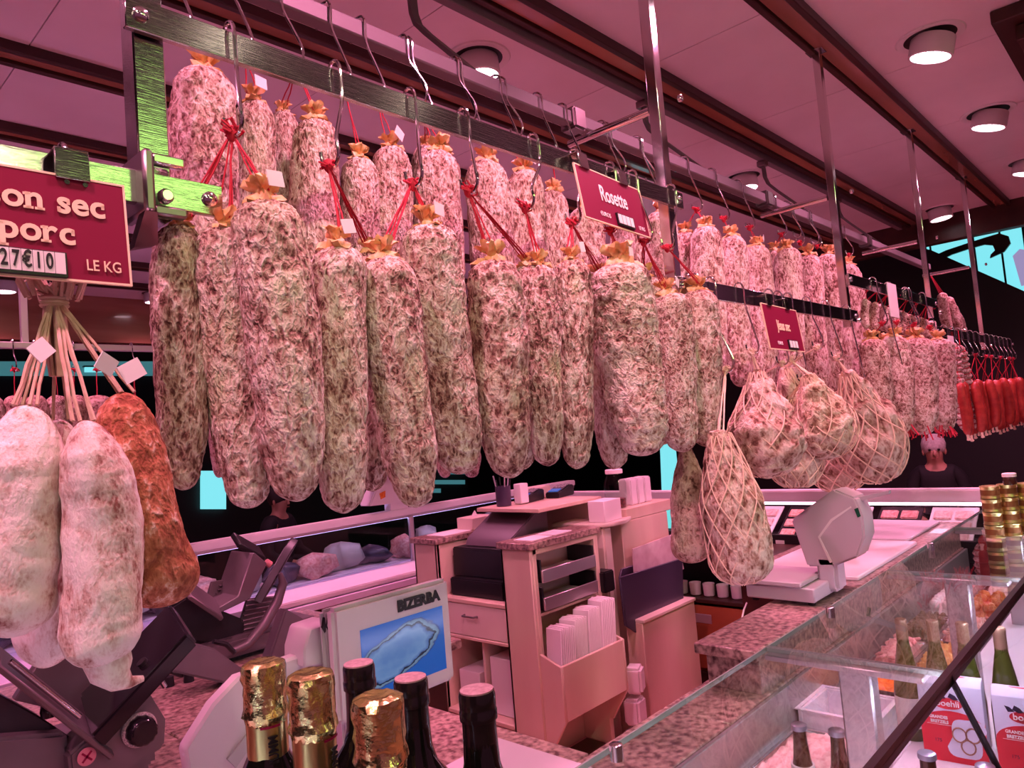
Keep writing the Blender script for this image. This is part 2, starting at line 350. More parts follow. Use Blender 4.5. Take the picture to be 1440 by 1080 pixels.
# rear rail, its cross bars, ceiling track and curved straps
t = thing('rear_rail', 'long grey square tube hanging behind the front rail', 'rail', (-.4, 1.19, 2.435))
MB().bb(-.4, 5.4, 1.172, 1.208, 2.437, 2.475).build('square_tube', M['grey_tube'], t, bevel=.004)
for x in (1.63, 2.885, 4.14): MB().bb(x-.028, x+.028, 1.162, 1.218, 2.425, 2.487).build('collar', M['dark_steel'], t, bevel=.006)
for i in (1, 2, 3, 4):
    x = P_(i); t = thing('cross_bar', ['', 'chrome cross bar from post beside Rosette sign to rear rail', 'chrome cross bar behind the netted sausages', 'chrome cross bar above the red strung salamis', 'thin chrome cross bar above the chorizo bundles'][i], 'bar', (x, .93, 2.385))
    MB().tube([(x, .945, 2.395), (x, 1.21, 2.395)], .011, 10).build('tube', M['chrome'], t)
    MB().lathe([(.005, -.05), (.009, -.048), (.009, -.04), (.005, -.038)], 12, (x, .90, 2.395), Matrix.Rotation(-PI/2, 3, 'X')).build('cap_nut', M['chrome'], t)
t = thing('ceiling_track', 'grey metal track under the wooden ceiling beam', 'track', (-.4, 1.545, 2.93))
MB().bb(-.4, 6.3, 1.53, 1.565, 2.93, 2.972).build('channel', M['grey_tube'], t, bevel=.003)
for x in (1.38, 2.62, 3.78, 4.9):
    t = thing('rail_strap', 'curved grey steel strap from the ceiling track to the rear rail', 'strap', (x, 1.54, 2.93), 'curved straps of the rear rail')
    pts = [(1.545, 2.99), (1.545, 2.90), (1.542, 2.84), (1.528, 2.80), (1.49, 2.755), (1.33, 2.585), (1.24, 2.49), (1.205, 2.46)]
    V = MB()
    for (a, b_), (c, d_) in zip(pts[:-1], pts[1:]):
        q = Vector((0, c-a, d_-b_)); n = Vector((0, -q.z, q.y)).normalized()*.006
        p0 = Vector((x-.014, a, b_)); p1 = Vector((x-.014, c, d_))
        V.prism([p0-n, p1-n, p1+n, p0+n], (.028, 0, 0))
    V.build('bent_bar', M['grey_tube'], t, smooth=False)
    MB().bb(x-.02, x+.02, 1.525, 1.572, 2.90, 2.93).build('track_clip', M['dark_steel'], t, bevel=.003)

# ------------------------------------------------------------------ hooks
def hook(X, Y, zt, kn, label, group, hh=.016, r=.0028):
    """S hook over a rail at (X, Y, zt); lower crook carries the knot kn"""
    t = thing('meat_hook', label, 'hook', (X, Y, zt), group)
    k = Vector(kn); zk = k.z
    def P(x, y, z): return Vector((x, y, z))
    pts = [P(X, Y+hh+.004, zt-.030), P(X, Y+hh, zt-.006), P(X, Y+hh*.6, zt+.009), P(X, Y, zt+.014), P(X, Y-hh*.7, zt+.008), P(X, Y-hh, zt-.008), P(X, Y-hh, zt-.05)]
    e = P(k.x+.004, k.y-.018, zk+.035)
    pts += [pts[-1].lerp(e, .5), e, P(k.x+.004, k.y-.021, zk+.012), P(k.x+.003, k.y-.012, zk-.004), P(k.x, k.y+.001, zk-.004), P(k.x-.003, k.y+.010, zk+.008), P(k.x-.004, k.y+.012, zk+.022)]
    # Catmull-Rom
    Q = []
    for i in range(len(pts)-1):
        a, b, c, d = pts[max(i-1, 0)], pts[i], pts[i+1], pts[min(i+2, len(pts)-1)]
        for s in range(4):
            u = s/4; Q.append(.5*((2*b)+(c-a)*u+(2*a-5*b+4*c-d)*u*u+(3*b-a-3*c+d)*u**3))
    Q.append(pts[-1])
    MB().tube(Q, r, 7).build('bent_rod', M['chrome'], t)
    return t

# ------------------------------------------------------------------ sausage shapes
def profile(kind, t):
    if kind == 'rosette':
        top = math.sqrt(max(0, 1-(1-min(t/.10, 1))**2.3)); bot = 1-max(0, (t-.74)/.26)**1.8*.50
        end = math.sqrt(max(0, 1-(max(0, (t-.94)/.06))**2.4))
        return top*(.86+.14*math.sin(PI*min(1, t*1.3+.1)*.9))*bot*end
    if kind == 'slim':
        top = math.sqrt(max(0, 1-(1-min(t/.12, 1))**2)); end = math.sqrt(max(0, 1-(max(0, (t-.86)/.14))**2.2)); return top*end*(.9+.1*math.sin(PI*t))
    if kind == 'white':
        top = math.sqrt(max(0, 1-(1-min(t/.30, 1))**1.8)); end = math.sqrt(max(0, 1-(max(0, (t-.82)/.18))**2.2)); return top*end*(.86+.16*t)
    if kind == 'jesus':      # teardrop
        top = min(1, .10+.90*(min(t/.55, 1))**1.15); end = math.sqrt(max(0, 1-(max(0, (t-.62)/.38))**2.2)); return top*end
    if kind == 'longjesus':
        top = min(1, .25+.75*(min(t/.45, 1))**.9); end = math.sqrt(max(0, 1-(max(0, (t-.84)/.16))**2.2)); return top*end
    return 1
def sausage_mesh(name, kind, L, Rr, seed, nu=56, nv=110, la=.0042, fa=.0026, lf=18, ff=70, bend=.0, flat=1.0, fold=0):
    V = []; Fc = []; off = Vector((seed*3.1, seed*7.7, seed*1.3))
    bx = bend*(1 if seed % 2 else -1)
    for i in range(nv+1):
        t = i/nv
        t = t if 0 < t < 1 else (0.0008 if t == 0 else .9992)
        # denser rings near the ends
        t = .5-.5*math.cos(PI*t)*abs(math.cos(PI*t))**-.25 if abs(math.cos(PI*t)) > 1e-6 else .5
        t = min(max(t, .0004), .9996)
        r = profile(kind, t)*Rr; cx = bx*math.sin(PI*t)+.004*math.sin(5*t+seed); cy = .004*math.sin(4.3*t+seed*2)
        for k in range(nu):
            an = 2*PI*k/nu; p = Vector((r*math.cos(an), r*math.sin(an)*flat, -t*L))
            n1 = noise.noise(p*lf+off); n2 = noise.noise(Vector((p.x, p.y, p.z*.7))*ff+off); n3 = noise.noise(Vector((p.x, p.y, p.z*.6))*ff*2.1+off)
            g = la*n1+fa*(1-abs(n2)*2.2)+fa*.6*n3
            if fold: g += fold*(.5-abs(noise.noise(Vector((p.x*9, p.y*9, p.z*42))+off))*2)
            q = max(.15, (r+min(r/Rr*2, 1)*g)/max(r, 1e-5)) if r > 1e-5 else 1
            V.append((p.x*q+cx, p.y*q+cy, p.z+g*.3))
    for i in range(nv):
        for k in range(nu):
            l = (k+1) % nu; Fc.append((i*nu+k, (i+1)*nu+k, (i+1)*nu+l, i*nu+l))
    Fc += [tuple(range(nu)), tuple(range(nv*nu, nv*nu+nu))[::-1]]
    me = bpy.data.meshes.new(name); me.from_pydata(V, [], Fc); me.shade_smooth(); return me
VAR = {}
for i in range(5): VAR['ros%d' % i] = (sausage_mesh('rosette_%d' % i, 'rosette', .42, .05, i+1, bend=.006), .42, .05)
for i in range(2): VAR['far%d' % i] = (sausage_mesh('far_rosette_%d' % i, 'rosette', .42, .05, i+11, 32, 60, bend=.006), .42, .05)
for i in range(2): VAR['white%d' % i] = (sausage_mesh('white_%d' % i, 'white', .34, .055, i+21, la=.007, fa=.0012, lf=14, ff=50, bend=.008, fold=.0018), .34, .055)
VAR['orange'] = (sausage_mesh('orange', 'white', .30, .05, 32, la=.004, fa=.0016, ff=60, bend=.022), .30, .05)
for i in range(2): VAR['jes%d' % i] = (sausage_mesh('jesus_%d' % i, 'jesus', .22, .06, i+41, 48, 70, la=.014, fa=.004, lf=24, ff=60, bend=.006), .22, .06)
VAR['longjes'] = (sausage_mesh('longjesus', 'longjesus', .30, .055, 51, la=.004, fa=.0022, ff=65), .30, .055)
VAR['dark'] = (sausage_mesh('darkjesus', 'longjesus', .30, .05, 52, la=.003, fa=.0014, ff=65), .30, .05)
VAR['slim0'] = (sausage_mesh('slim_0', 'slim', .20, .016, 61, 14, 30, la=.002, fa=.0008), .20, .016)
VAR['slim1'] = (sausage_mesh('slim_1', 'slim', .20, .016, 62, 14, 30, la=.002, fa=.0008, bend=.01), .20, .016)
def tuft_mesh(seed):
    rnd = random.Random(seed); ph = [rnd.uniform(0, 6.3) for _ in range(5)]
    def wob(an, i): return 1+.22*math.sin(3*an+ph[0]+i*.5)+.20*math.sin(7*an+ph[1]-i*.8)+.14*math.sin(11*an+ph[2]+i)
    m = MB().lathe([(.004, -.010), (.022, -.006), (.019, .002), (.008, .007), (.007, .010), (.014, .016), (.019, .022), (.017, .027), (.008, .019)], 30, wob=wob)
    for p in m.v: p += Vector((noise.noise(p*110+Vector((seed, 0, 0))), noise.noise(p*110+Vector((0, seed, 0))), noise.noise(p*120+Vector((seed, 0, 9)))))*.0085
    return m.mesh('casing_end_%d' % seed, ang=60)
TUFT = [tuft_mesh(s) for s in (3, 5, 8)]
def net_mesh(name, kind, L, Rr, nh=11, turns=.8, r=.0013, lift=.0035):
    m = MB()
    for s in (-1, 1):
        for k in range(nh):
            pts = []
            for i in range(29):
                t = .02+.96*i/28; an = 2*PI*k/nh+s*turns*2*PI*t*.5; q = profile(kind, t)*Rr+lift
                pts.append((q*math.cos(an), q*math.sin(an), -t*L))
            m.tube(pts, r, 4)
    return m.mesh(name)
NET = {'jes': net_mesh('net_jesus', 'jesus', .22, .06, lift=.005), 'longjes': net_mesh('net_long', 'longjesus', .30, .055, 10, .9)}
def sag(a, b, n=6, s=.004, j=.0015, rnd=random):
    a, b = Vector(a), Vector(b); out = []
    for i in range(n+1):
        u = i/n; p = a.lerp(b, u); p += Vector((rnd.uniform(-j, j), rnd.uniform(-j, j), -s*math.sin(PI*u))) if 0 < i < n else Vector(); out.append(p)
    return out
def knot(k, mtl, root, sz=.018, n=11):
    m = MB(); rnd = random.Random(int(k.x*1e4))
    for i in range(n):
        a = rnd.uniform(0, 6.3); d = Vector((math.cos(a), math.sin(a)*.6, rnd.uniform(-.3, .7)))*sz*rnd.uniform(.6, 1.2); q = Vector((d.y, -d.x, sz*.5))
        m.tube([k, k+d*.6+q*.5, k+d, k+d*.6-q*.4, k], .0017, 5)
    m.lathe([(.002, -sz*.7), (.0065, -sz*.4), (.0075, 0), (.006, sz*.35), (.002, sz*.5)], 10, k)
    return m.build('knot', mtl, root)
def sausage(pt, pb, wpx, Y, var, mtl, label, cat, group, name, kn=None, Yb=None, string='red_string', tuft=True, nst=3, net=None, knot_=True, tagc=False, tscale=1.0, tip=False, tail=False, ctip=False):
    T = aY(*pt, Y); B = aY(*pb, Yb if Yb else Y); ax = B-T; Lr = ax.length
    dm = (depth(T)+depth(B))/2; Rr = wpx/2*dm/F
    me, L0, R0 = VAR[var]
    root = thing(name, label, cat, T, group)
    q = Vector((0, 0, -1)).rotation_difference(ax.normalized()); spin = Quaternion((0, 0, 1), random.uniform(0, 6.28))
    b = bpy.data.objects.new('sausage_body', me); COL.objects.link(b); b.parent = root
    b.rotation_mode = 'QUATERNION'; b.rotation_quaternion = q @ spin; b.scale = (Rr/R0, Rr/R0, Lr/L0)
    if not me.materials: me.materials.append(mtl)
    b.material_slots[0].link = 'OBJECT'; b.material_slots[0].material = mtl
    if tuft:
        tf = ob('casing_end', TUFT[random.randrange(3)], M['tuft'], root); tf.rotation_mode = 'QUATERNION'; tf.rotation_quaternion = q @ spin; k_ = tscale*Rr/.05*1.15; tf.scale = (k_, k_, k_)
    if net:
        nb = ob('net', NET[net], M['net'], root); nb.rotation_mode = 'QUATERNION'; nb.rotation_quaternion = q @ spin; nb.scale = b.scale
    if kn is not None:
        k = Vector(kn); m = MB(); top = T+Vector((0, 0, .012 if tuft else 0))
        for i in range(nst):
            o = Vector((random.uniform(-1, 1)*.012, random.uniform(-1, 1)*.010, 0)); m.tube(sag(k, top+o, 6, 0, .0012), .0013 if string == 'red_string' else .0019, 5)
        s = m.build('string', M[string], root)
        if knot_: knot(k, M[string], root)
    if ctip:
        MB().tube([B+Vector((0, 0, .01)), B+Vector((.004, 0, -.010)), B+Vector((.012, 0, -.022))], [.008, .006, .010], 7).build('casing_tip', M['net'], root)
    if tail:
        m = MB(); rr_ = random.Random(int(T.x*999))
        for i in range(14):
            a = rr_.uniform(0, 6.28); o = Vector((math.cos(a), math.sin(a), 0))*Rr*rr_.uniform(.2, .9)
            m.tube([B+o*.6+Vector((0, 0, .05)), B+o+Vector((0, 0, .01)), B+o*1.3+Vector((rr_.uniform(-.02, .02), 0, -.025*rr_.random()))], .003, 4)
        m.build('net_tail', M['red_string'], root)
    if tip:
        d_ = ax.normalized(); MB().tube([B-d_*.012, B+d_*.006+Vector((.004, 0, 0)), B+d_*.016+Vector((.010, 0, 0)), B+d_*.022+Vector((.020, 0, 0)), B+d_*.022+Vector((.032, 0, 0))], [.022, .020, .013, .006, .003], 14).build('casing_tip', M['whitesalami'], root, ang=90)
    if tagc:
        c = T+Vector((0, -.03, .02)); MB().box(c, (.028, .0012, .020), Matrix.Rotation(random.uniform(-.5, .5), 3, 'Y') @ Matrix.Rotation(.3, 3, 'Z')).build('paper_tag', M['paper'], root, smooth=False)
    return root
# ------------------------------------------------------------------ hanging sausages
RS = ['ros_a', 'ros_b', 'ros_c']
def K(px, py, Y): return aY(px, py, Y)
# front row under the Rosette rail: hook px on rail, knot px
HK = [((322, 60), (326, 186)), ((470, 108), (462, 232)), ((575, 142), (580, 258)), ((650, 168), (658, 268)), ((748, 200), (738, 292)), ((806, 222), (804, 314)), ((856, 242), (858, 324)), ((888, 256), (905, 340)), ((942, 272), (938, 348))]
knots = []
for h, k in HK:
    X = aY(h[0], h[1], YF).x; kp = K(*k, .885); knots.append(kp)
    hook(X, YF, ZF, kp, 'steel S hook over the Rosette rail with a red twine knot', 'S hooks on the Rosette rail')
G1 = 'rosettes hanging in the front row'; L1 = 'mould dusted rosette salami in front row between green lit clamp and Rosette sign'
LX = {0: 'olive tinted rosette salami hanging directly below the green lit clamp', 2: 'tallest rosette salami of the front row, beside the green lit clamp', 12: 'widest pale rosette salami hanging right below the Rosette sign', 13: 'rosette salami half hidden behind the widest one below the Rosette sign', 14: 'rosette salami second from the chrome post in the front row', 15: 'last rosette salami of the front row against the chrome post'}
FR = [  # top px, bottom px, width, Y, hook, variant, skin, tag
    ((255, 318), (258, 690), 70, .93, 0, 0, 'ros_c'), ((316, 322), (348, 716), 88, .90, 0, 1, 'ros_a'), ((372, 282), (424, 704), 100, .845, 0, 2, 'ros_a'),
    ((474, 345), (484, 722), 82, .86, 1, 3, 'ros_a'), ((520, 356), (522, 692), 62, .99, 1, 4, 'ros_c'),
    ((540, 362), (588, 714), 84, .86, 2, 0, 'ros_a'), ((602, 318), (646, 668), 88, .88, 2, 1, 'ros_b'),
    ((692, 366), (722, 672), 80, .86, 3, 2, 'ros_c'), ((738, 372), (738, 660), 44, .97, 3, 3, 'ros_b'),
    ((757, 372), (768, 656), 58, .87, 4, 4, 'ros_c'), ((803, 366), (812, 660), 56, .87, 5, 0, 'ros_c'), ((842, 390), (862, 660), 58, .98, 5, 2, 'ros_a'),
    ((872, 372), (902, 642), 92, .85, 6, 1, 'ros_b'), ((905, 390), (935, 625), 56, .98, 7, 3, 'ros_b'),
    ((938, 412), (962, 636), 58, .88, 7, 3, 'ros_b'), ((982, 408), (996, 628), 56, .87, 8, 2, 'ros_a')]
used = set()
for i, (a, b, wd, Y, hk, v, s) in enumerate(FR):
    sausage(a, b, wd, Y, 'ros%d' % v, M[s], LX.get(i, L1), 'salami', G1, 'rosette_salami', knots[hk], knot_=hk not in used, tagc=(i in (2, 3, 6, 8, 10, 12, 14)), nst=4); used.add(hk)
# rear row on the long square tube
G2 = 'rosettes hanging in the rear row'; L2 = 'mould dusted rosette salami in rear row hanging from the grey square tube'
BR = [((290, 100), (300, 480), 86, 1.12), ((356, 140), (362, 520), 58, 1.17), ((398, 158), (402, 520), 46, 1.24), ((444, 168), (452, 520), 66, 1.13),
      ((505, 222), (512, 540), 54, 1.15), ((550, 208), (560, 540), 58, 1.15), ((618, 212), (626, 540), 66, 1.14), ((685, 226), (694, 540), 62, 1.14), ((600, 206), (606, 530), 44, 1.24),
      ((738, 240), (748, 540), 56, 1.14), ((778, 268), (786, 540), 46, 1.18), ((826, 292), (834, 540), 52, 1.15), ((880, 306), (888, 540), 46, 1.15), ((930, 300), (936, 540), 50, 1.14),
      ((964, 326), (972, 520), 38, 1.22), ((992, 320), (1006, 540), 46, 1.13), ((1028, 332), (1044, 545), 42, 1.15), ((1064, 346), (1078, 545), 40, 1.15), ((1088, 352), (1098, 545), 34, 1.21), ((1106, 350), (1118, 550), 38, 1.13), ((1136, 358), (1150, 556), 40, 1.14), ((1166, 358), (1182, 560), 42, 1.12), ((1192, 372), (1206, 560), 36, 1.18)]
HX = []
for i, (a, b, wd, Y) in enumerate(BR):
    T = aY(*a, Y); kp = Vector((T.x-.012, 1.165, max(T.z+.055, 2.30)))
    if T.z > 2.27: kp.z = T.z+.045
    if all(abs(kp.x-h.x) > .075 for h in HX):
        HX.append(kp)
        hook(kp.x-.02, 1.19, 2.475, kp, 'steel S hook over the grey square tube behind the front rail', 'S hooks on the rear tube', hh=.024)
        kk = True
    else:
        kp = min(HX, key=lambda h: abs(h.x-kp.x)); kk = False
    far = a[0] > 940
    sausage(a, b, wd, Y, ('far%d' % (i % 2)) if far else 'ros%d' % ((i*3) % 5), M['ros_b' if i % 3 else 'far_ros'], L2, 'salami', G2, 'rosette_salami', kp, knot_=kk, nst=2, tagc=i % 4 == 1)
for x in (1.02, 1.17, 1.33, 1.78, 1.95, 3.1, 3.3):   # further hooks seen against the ceiling
    hook(x, 1.19, 2.475, Vector((x+.02, 1.165, 2.335)), 'empty steel S hook over the grey square tube behind the front rail', 'empty S hooks on the rear tube', hh=.024)

# bunch of dry sausages on the low green rail
kz = aY(76, 415, .905)
hook(aY(88, 250, YF).x, YF, ZL, kz+Vector((0, 0, .02)), 'steel S hook holding the raffia bunch below the price sign', None)
W = sausage((32, 570), (22, 895), 112, .84, 'white0', M['whitesalami'], 'fat white bloomed dry sausage hanging beside the frame of the price sign', 'sausage', None, 'dry_sausage', kz, string='raffia', tuft=False, nst=5)
W['label'] = 'fat white bloomed dry sausage with wrinkled brown stains, left of its bunch'
W['label'] = 'fat white bloomed dry sausage with a wide brown stain across its wrinkles'
sausage((118, 592), (150, 936), 104, .80, 'white1', M['whitesalami'], 'white dry sausage with knobbed lower end in the raffia bunch', 'sausage', None, 'dry_sausage', kz, string='raffia', tuft=False, nst=4, knot_=False, tip=True)
sausage((172, 552), (236, 850), 104, .84, 'orange', M['orange'], 'curved orange dry sausage in the raffia bunch', 'sausage', None, 'dry_sausage', kz, string='raffia', tuft=False, nst=4, knot_=False, tagc=True)
sausage((80, 590), (68, 938), 84, .93, 'white0', M['whitesalami'], 'brown spotted dry sausage hanging behind the white ones', 'sausage', None, 'dry_sausage', kz, string='raffia', tuft=False, nst=3, knot_=False)
t = thing('raffia_bundle', 'frayed raffia knot gathering the dry sausages below the price sign', 'twine', kz)
m = MB(); rnd = random.Random(4)
for i in range(26):
    a = rnd.uniform(0, 6.28); o = Vector((math.cos(a), math.sin(a)*.6, 0))
    m.tube([kz+o*.006+Vector((0, 0, -.09)), kz+o*.011+Vector((0, 0, -.04)), kz+o*.008, kz+o*.024+Vector((0, 0, .018)), kz+o*.034+Vector((0, 0, .012+.01*rnd.random())), kz+o*.026+Vector((0, 0, -.004))], .0022, 5)
m.build('strands', M['raffia'], t)
m = MB()
for i in range(3): m.tube([kz+Vector((.013*math.cos(b), .010*math.sin(b), -.012+.004*i)) for b in [j*PI/6 for j in range(12)]], .0022, 5, closed=True)
m.build('binding', M['raffia'], t)
for i, (px, py) in enumerate(((150, 512), (122, 658), (58, 492))):
    c = aY(px, py, .80); tag(MB().box(c, (.022, .0012, .018), Matrix.Rotation(.5-.6*i, 3, 'Y') @ Matrix.Rotation(.4, 3, 'Z')).build('paper_tag', M['paper'], smooth=False), 'small printed paper tag tied into the raffia bunch', 'tag', 'paper tags in the raffia bunch')

# netted sausages on the low middle rail
def lowhook(px, Y, zr, knz, lb, gp):
    X = px; kp = Vector((X+.01, Y-.012, knz)); hook(X, Y, zr, kp, lb, gp); return kp
LJ = 'pear shaped netted sausage hanging from the low rail with the small sign'; GJ = 'netted sausages on the low middle rail'
JS = [((1064, 520), (1082, 672), 96, .88, 0), ((1104, 516), (1132, 650), 72, 1.0, 1), ((1136, 526), (1170, 640), 84, .84, 0), ((1190, 522), (1238, 672), 92, .86, 1), ((1158, 560), (1186, 690), 84, 1.02, 0), ((1052, 540), (1060, 640), 60, 1.0, 1), ((1214, 545), (1228, 668), 66, 1.03, 0), ((1112, 560), (1120, 688), 74, .93, 1)]
HJ = []
for i, (a, b, wd, Y, v) in enumerate(JS):
    T = aY(*a, Y); kp = Vector((T.x-.01, YF-.015, T.z+.05)); 
    sausage(a, b, wd, Y, 'jes%d' % v, M['jesus'], LJ, 'sausage', GJ, 'netted_sausage', kp, string='net', tuft=False, nst=5, net='jes')
    hook(kp.x-.01, YF, ZL, kp, 'steel S hook over the low rail of netted sausages', 'S hooks on the low middle rail', r=.0024)
kA = K(1000, 520, .93); kB = K(1020, 520, .85)
sausage((966, 628), (974, 792), 56, .92, 'dark', M['brown_jesus'], 'dark brown ribbed sausage hanging low behind the long netted one', 'sausage', None, 'dry_sausage', kA, string='net', tuft=False, nst=3)
sausage((1012, 606), (1046, 820), 82, .80, 'longjes', M['jesus'], 'long cotton netted sausage hanging lowest in front of the cash desk', 'sausage', None, 'netted_sausage', kB, string='net', tuft=False, nst=4, net='longjes')
hook(kA.x-.02, YF, ZL, kA, 'steel S hook over low rail above the dark ribbed sausage', None)
hook(kB.x-.02, YF, ZL, kB, 'steel S hook over low rail above the long netted sausage', None)

# rosettes and red strung sausages further along
L4 = 'rosette salami hung with red twine below the high far rail'; G4 = 'rosettes on the far high rail'
n = 0
for a, b, wd, Y in [((1226, 478), (1236, 606), 40, .93), ((1258, 474), (1268, 610), 40, .90), ((1288, 476), (1300, 612), 44, .88), ((1318, 478), (1328, 608), 40, .86), ((1272, 482), (1284, 600), 34, 1.0), ((1244, 480), (1252, 596), 34, 1.02)]:
    T = aY(*a, Y); kp = Vector((T.x, YF-.015, T.z+.06))
    sausage(a, b, wd, Y, 'far%d' % (n % 2), M['far_ros'], L4, 'salami', G4, 'rosette_salami', kp, nst=3, tail=True); n += 1
    hook(kp.x-.01, YF, ZH, kp, 'steel S hook over the high far rail', 'S hooks on the high far rail', r=.0024)
L5 = 'small pale sausage tied in red twine on the high far rail'; G5 = 'small sausages tied in red twine'
for i in range(14):
    px = 1214+i*7.2; Yk = .925+.02*(i % 2); T = aY(px, 420+i*2.4, Yk); kp = Vector((min(T.x, 4.15), .907, ZH-.035))
    sausage((px, 420+i*2.4), (px+5, 462+i*1.4), 11, Yk, 'slim%d' % (i % 2), M['far_ros'], L5, 'sausage', G5, 'small_sausage', kp, nst=2, tuft=False)
for i in range(3):
    sausage((1322+i*9, 412+i*8), (1336+i*10, 462+i*4), 14, 1.14+.05*i, 'slim1', M['far_ros'], 'pale sausage hanging on the rear tube beyond the high far rail', 'sausage', 'pale sausages past the high far rail', 'small_sausage', Vector((min(5.38, aY(1322+i*9, 412, 1.14).x), 1.19, 2.436)), nst=2, tuft=False)
# beaded red and white netted sausage
def beaded(px0, py0, px1, py1, Y, wd):
    T, B = aY(px0, py0, Y), aY(px1, py1, Y); t = thing('beaded_sausage', 'knobbly sausage in red netting beside the chorizo bundles', 'sausage', T, 'knobbly red netted sausages')
    m = MB(); r = wd/2*depth(T)/F; prof = []; n = 15; Ln = (B-T).length
    for i in range(n*4+1):
        u = i/(n*4); prof.append((max(.002, r*(.62+.38*abs(math.sin(PI*u*n)))*min(1, .4+u*8, (1-u)*10+.2)), -u*Ln))
    rot = Vector((0, 0, -1)).rotation_difference((B-T).normalized()).to_matrix()
    m.lathe(prof, 14, T, rot).build('sausage_body', M['far_ros'], t, ang=180)
    q = MB()
    for i in range(1, n):
        c = T.lerp(B, i/n); q.tube([c+rot @ Vector((r*.68*math.cos(a), r*.68*math.sin(a), 0)) for a in [j*PI/5 for j in range(10)]], .003, 4, closed=True)
    q.build('net_rings', M['red_string'], t)
    MB().tube([T, T+Vector((0, 0, .08))], .0025, 5).build('string', M['red_string'], t)
beaded(1340, 482, 1356, 606, .90, 17); beaded(1350, 486, 1372, 602, .88, 16)
# chorizo bundles
rnd = random.Random(9)
CK = []
for i in range(13):
    x = 4.25+.15*i; kp = Vector((x+.01, YF-.012, ZL-.13)); CK.append(kp)
    hook(x, YF, ZL, kp, 'steel S hook over the rail of chorizo bundles', 'S hooks on the chorizo rail', r=.0024)
for i in range(17):
    px = 1352+i*5.0; Y = .84+.045*(i % 4); py = 538-2.0*i*.2+rnd.uniform(-3, 3); T = aY(px, py, Y)
    sausage((px, py), (px+9, 613-i*1.2+rnd.uniform(-3, 3)), 13.5, Y, 'slim%d' % (i % 2), M['chorizo'], 'red chorizo hanging in the bundles on the last low rail', 'sausage', 'chorizo bundles on the last low rail', 'chorizo', min(CK, key=lambda k: abs(k.x-T.x)), nst=2, tuft=False, string='red_string', knot_=i % 2 == 0, ctip=True)
# red paper fringe rows under the far salamis
# ------------------------------------------------------------------ signs
def sign(TL, TR, h, tilt, Y, label, rows, th=.003, name='price_sign'):
    """TL, TR world points of the upper edge"""
    wv = TR-TL; W = wv.length; yaw = math.atan2(wv.y, wv.x)
    t = thing(name, label, 'sign', TL, None, (tilt, 0, yaw))
    MB().bb(0, W, 0, th, -h, 0).build('plate', M['sign'], t, bevel=.0006, world=False)
    e = MB()
    for b in ((-.0012, W+.0012, -.0012, .0012), (-.0012, W+.0012, -h-.0012, -h+.0012)): e.bb(b[0], b[1], -.0006, th+.0004, b[2], b[3])
    for b in ((-.0012, .0012), (W-.0012, W+.0012)): e.bb(b[0], b[1], -.0006, th+.0004, -h, 0)
    e.build('pale_edge', M['sign_txt'], t, world=False, smooth=False)
    return t, W, h
def clip(t, x, w=.034, h=.03):
    MB().bb(x-w/2, x+w/2, -.004, .0, -.004, h).bb(x-w/2, x+w/2, -.004, .024, h, h+.002).build('hanger_clip', M['steel'], t, world=False, bevel=.0006)
TR = aY(173, 262, .872); TL = TR+Vector((-.40, 0, 0))
t, W, h = sign(TL, TR, .118, R(-5), .872, 'burgundy price sign reading sec porc 27 euro 10', None)
def serif_word(word, size, xr, z, parent, sp=.0013):
    """slab serif lettering, set letter by letter from the right end xr"""
    x = xr
    for ch in reversed(word):
        if ch == ' ': x -= size*.34; continue
        o = text(ch, size, M['sign_txt'], parent, (0, -.0012, z), bold=.0009, align='LEFT', name='letter')
        xs_ = [v.co.x for v in o.data.vertices]; ys_ = [v.co.y for v in o.data.vertices]; x0_, x1_, y0_, y1_ = min(xs_), max(xs_), min(ys_), max(ys_)
        o.location.x = x-x1_; h_ = size*.075; st = size*.13; m = MB()
        def bar(cx, y, w_): m.bb(cx-w_/2, cx+w_/2, y, y+h_, -.0004, .0004)
        if ch in 'nu': 
            bar(x0_+st*.55, y0_, st*1.9); bar(x1_-st*.55, y0_, st*1.9); bar(x0_+st*.2, y1_-h_*1.3, st*1.2)
        if ch in 'ri': bar(x0_+st*.55, y0_, st*2.0); bar(x0_+st*.2, y1_-h_*1.3, st*1.2)
        if ch == 'p': bar(x0_+st*.55, y0_, st*2.0); bar(x0_+st*.2, y1_-h_*1.3, st*1.2)
        if ch in 'sc': m.bb(x1_-st*.75, x1_-st*.10, y1_-size*.22, y1_-size*.06, -.0004, .0004)
        if ch == 's': m.bb(x0_+st*.05, x0_+st*.65, y0_+size*.05, y0_+size*.20, -.0004, .0004)
        if m.v: ob('serif', m.mesh('serif', smooth=False), M['sign_txt'], o)
        x -= (x1_-x0_)+sp
serif_word('Saucisson sec', .0365, W-.022, -.032, t)
serif_word('porc', .0365, W-.054, -.067, t)
text('LE KG', .0175, M['sign_txt'], t, (W-.009, -.0012, -.100), bold=.0001, align='RIGHT', sx=.78)
pl = MB().bb(W-.128, W-.064, -.004, 0, -.117, -.089).build('price_holder', M['black'], t, world=False, bevel=.0006)
for i, ch in enumerate('27€10 '):
    x = W-.1215+.0101*i
    MB().bb(x-.0047, x+.0047, -.0052, -.004, -.1135, -.0905).build('price_card', M['paper'], pl, world=False, smooth=False)
    if ch != ' ': text(ch, .024, M['txt_black'], pl, (x, -.0058, -.1018), bold=.0004, name='price_digit', sx=.58)
clip(t, W-.052); clip(t, W-.28)
for x in (W-.058, W-.040): MB().lathe([(.0012, -.0006), (.0028, -.0006), (.0028, .0006), (.0012, .0006)], 12, (x, -.001, -.007), Matrix.Rotation(PI/2, 3, 'X')).build('rivet', M['chrome'], t, world=False)
TL = aY(807, 229, .865); TR = aZ(899, 268, TL.z)
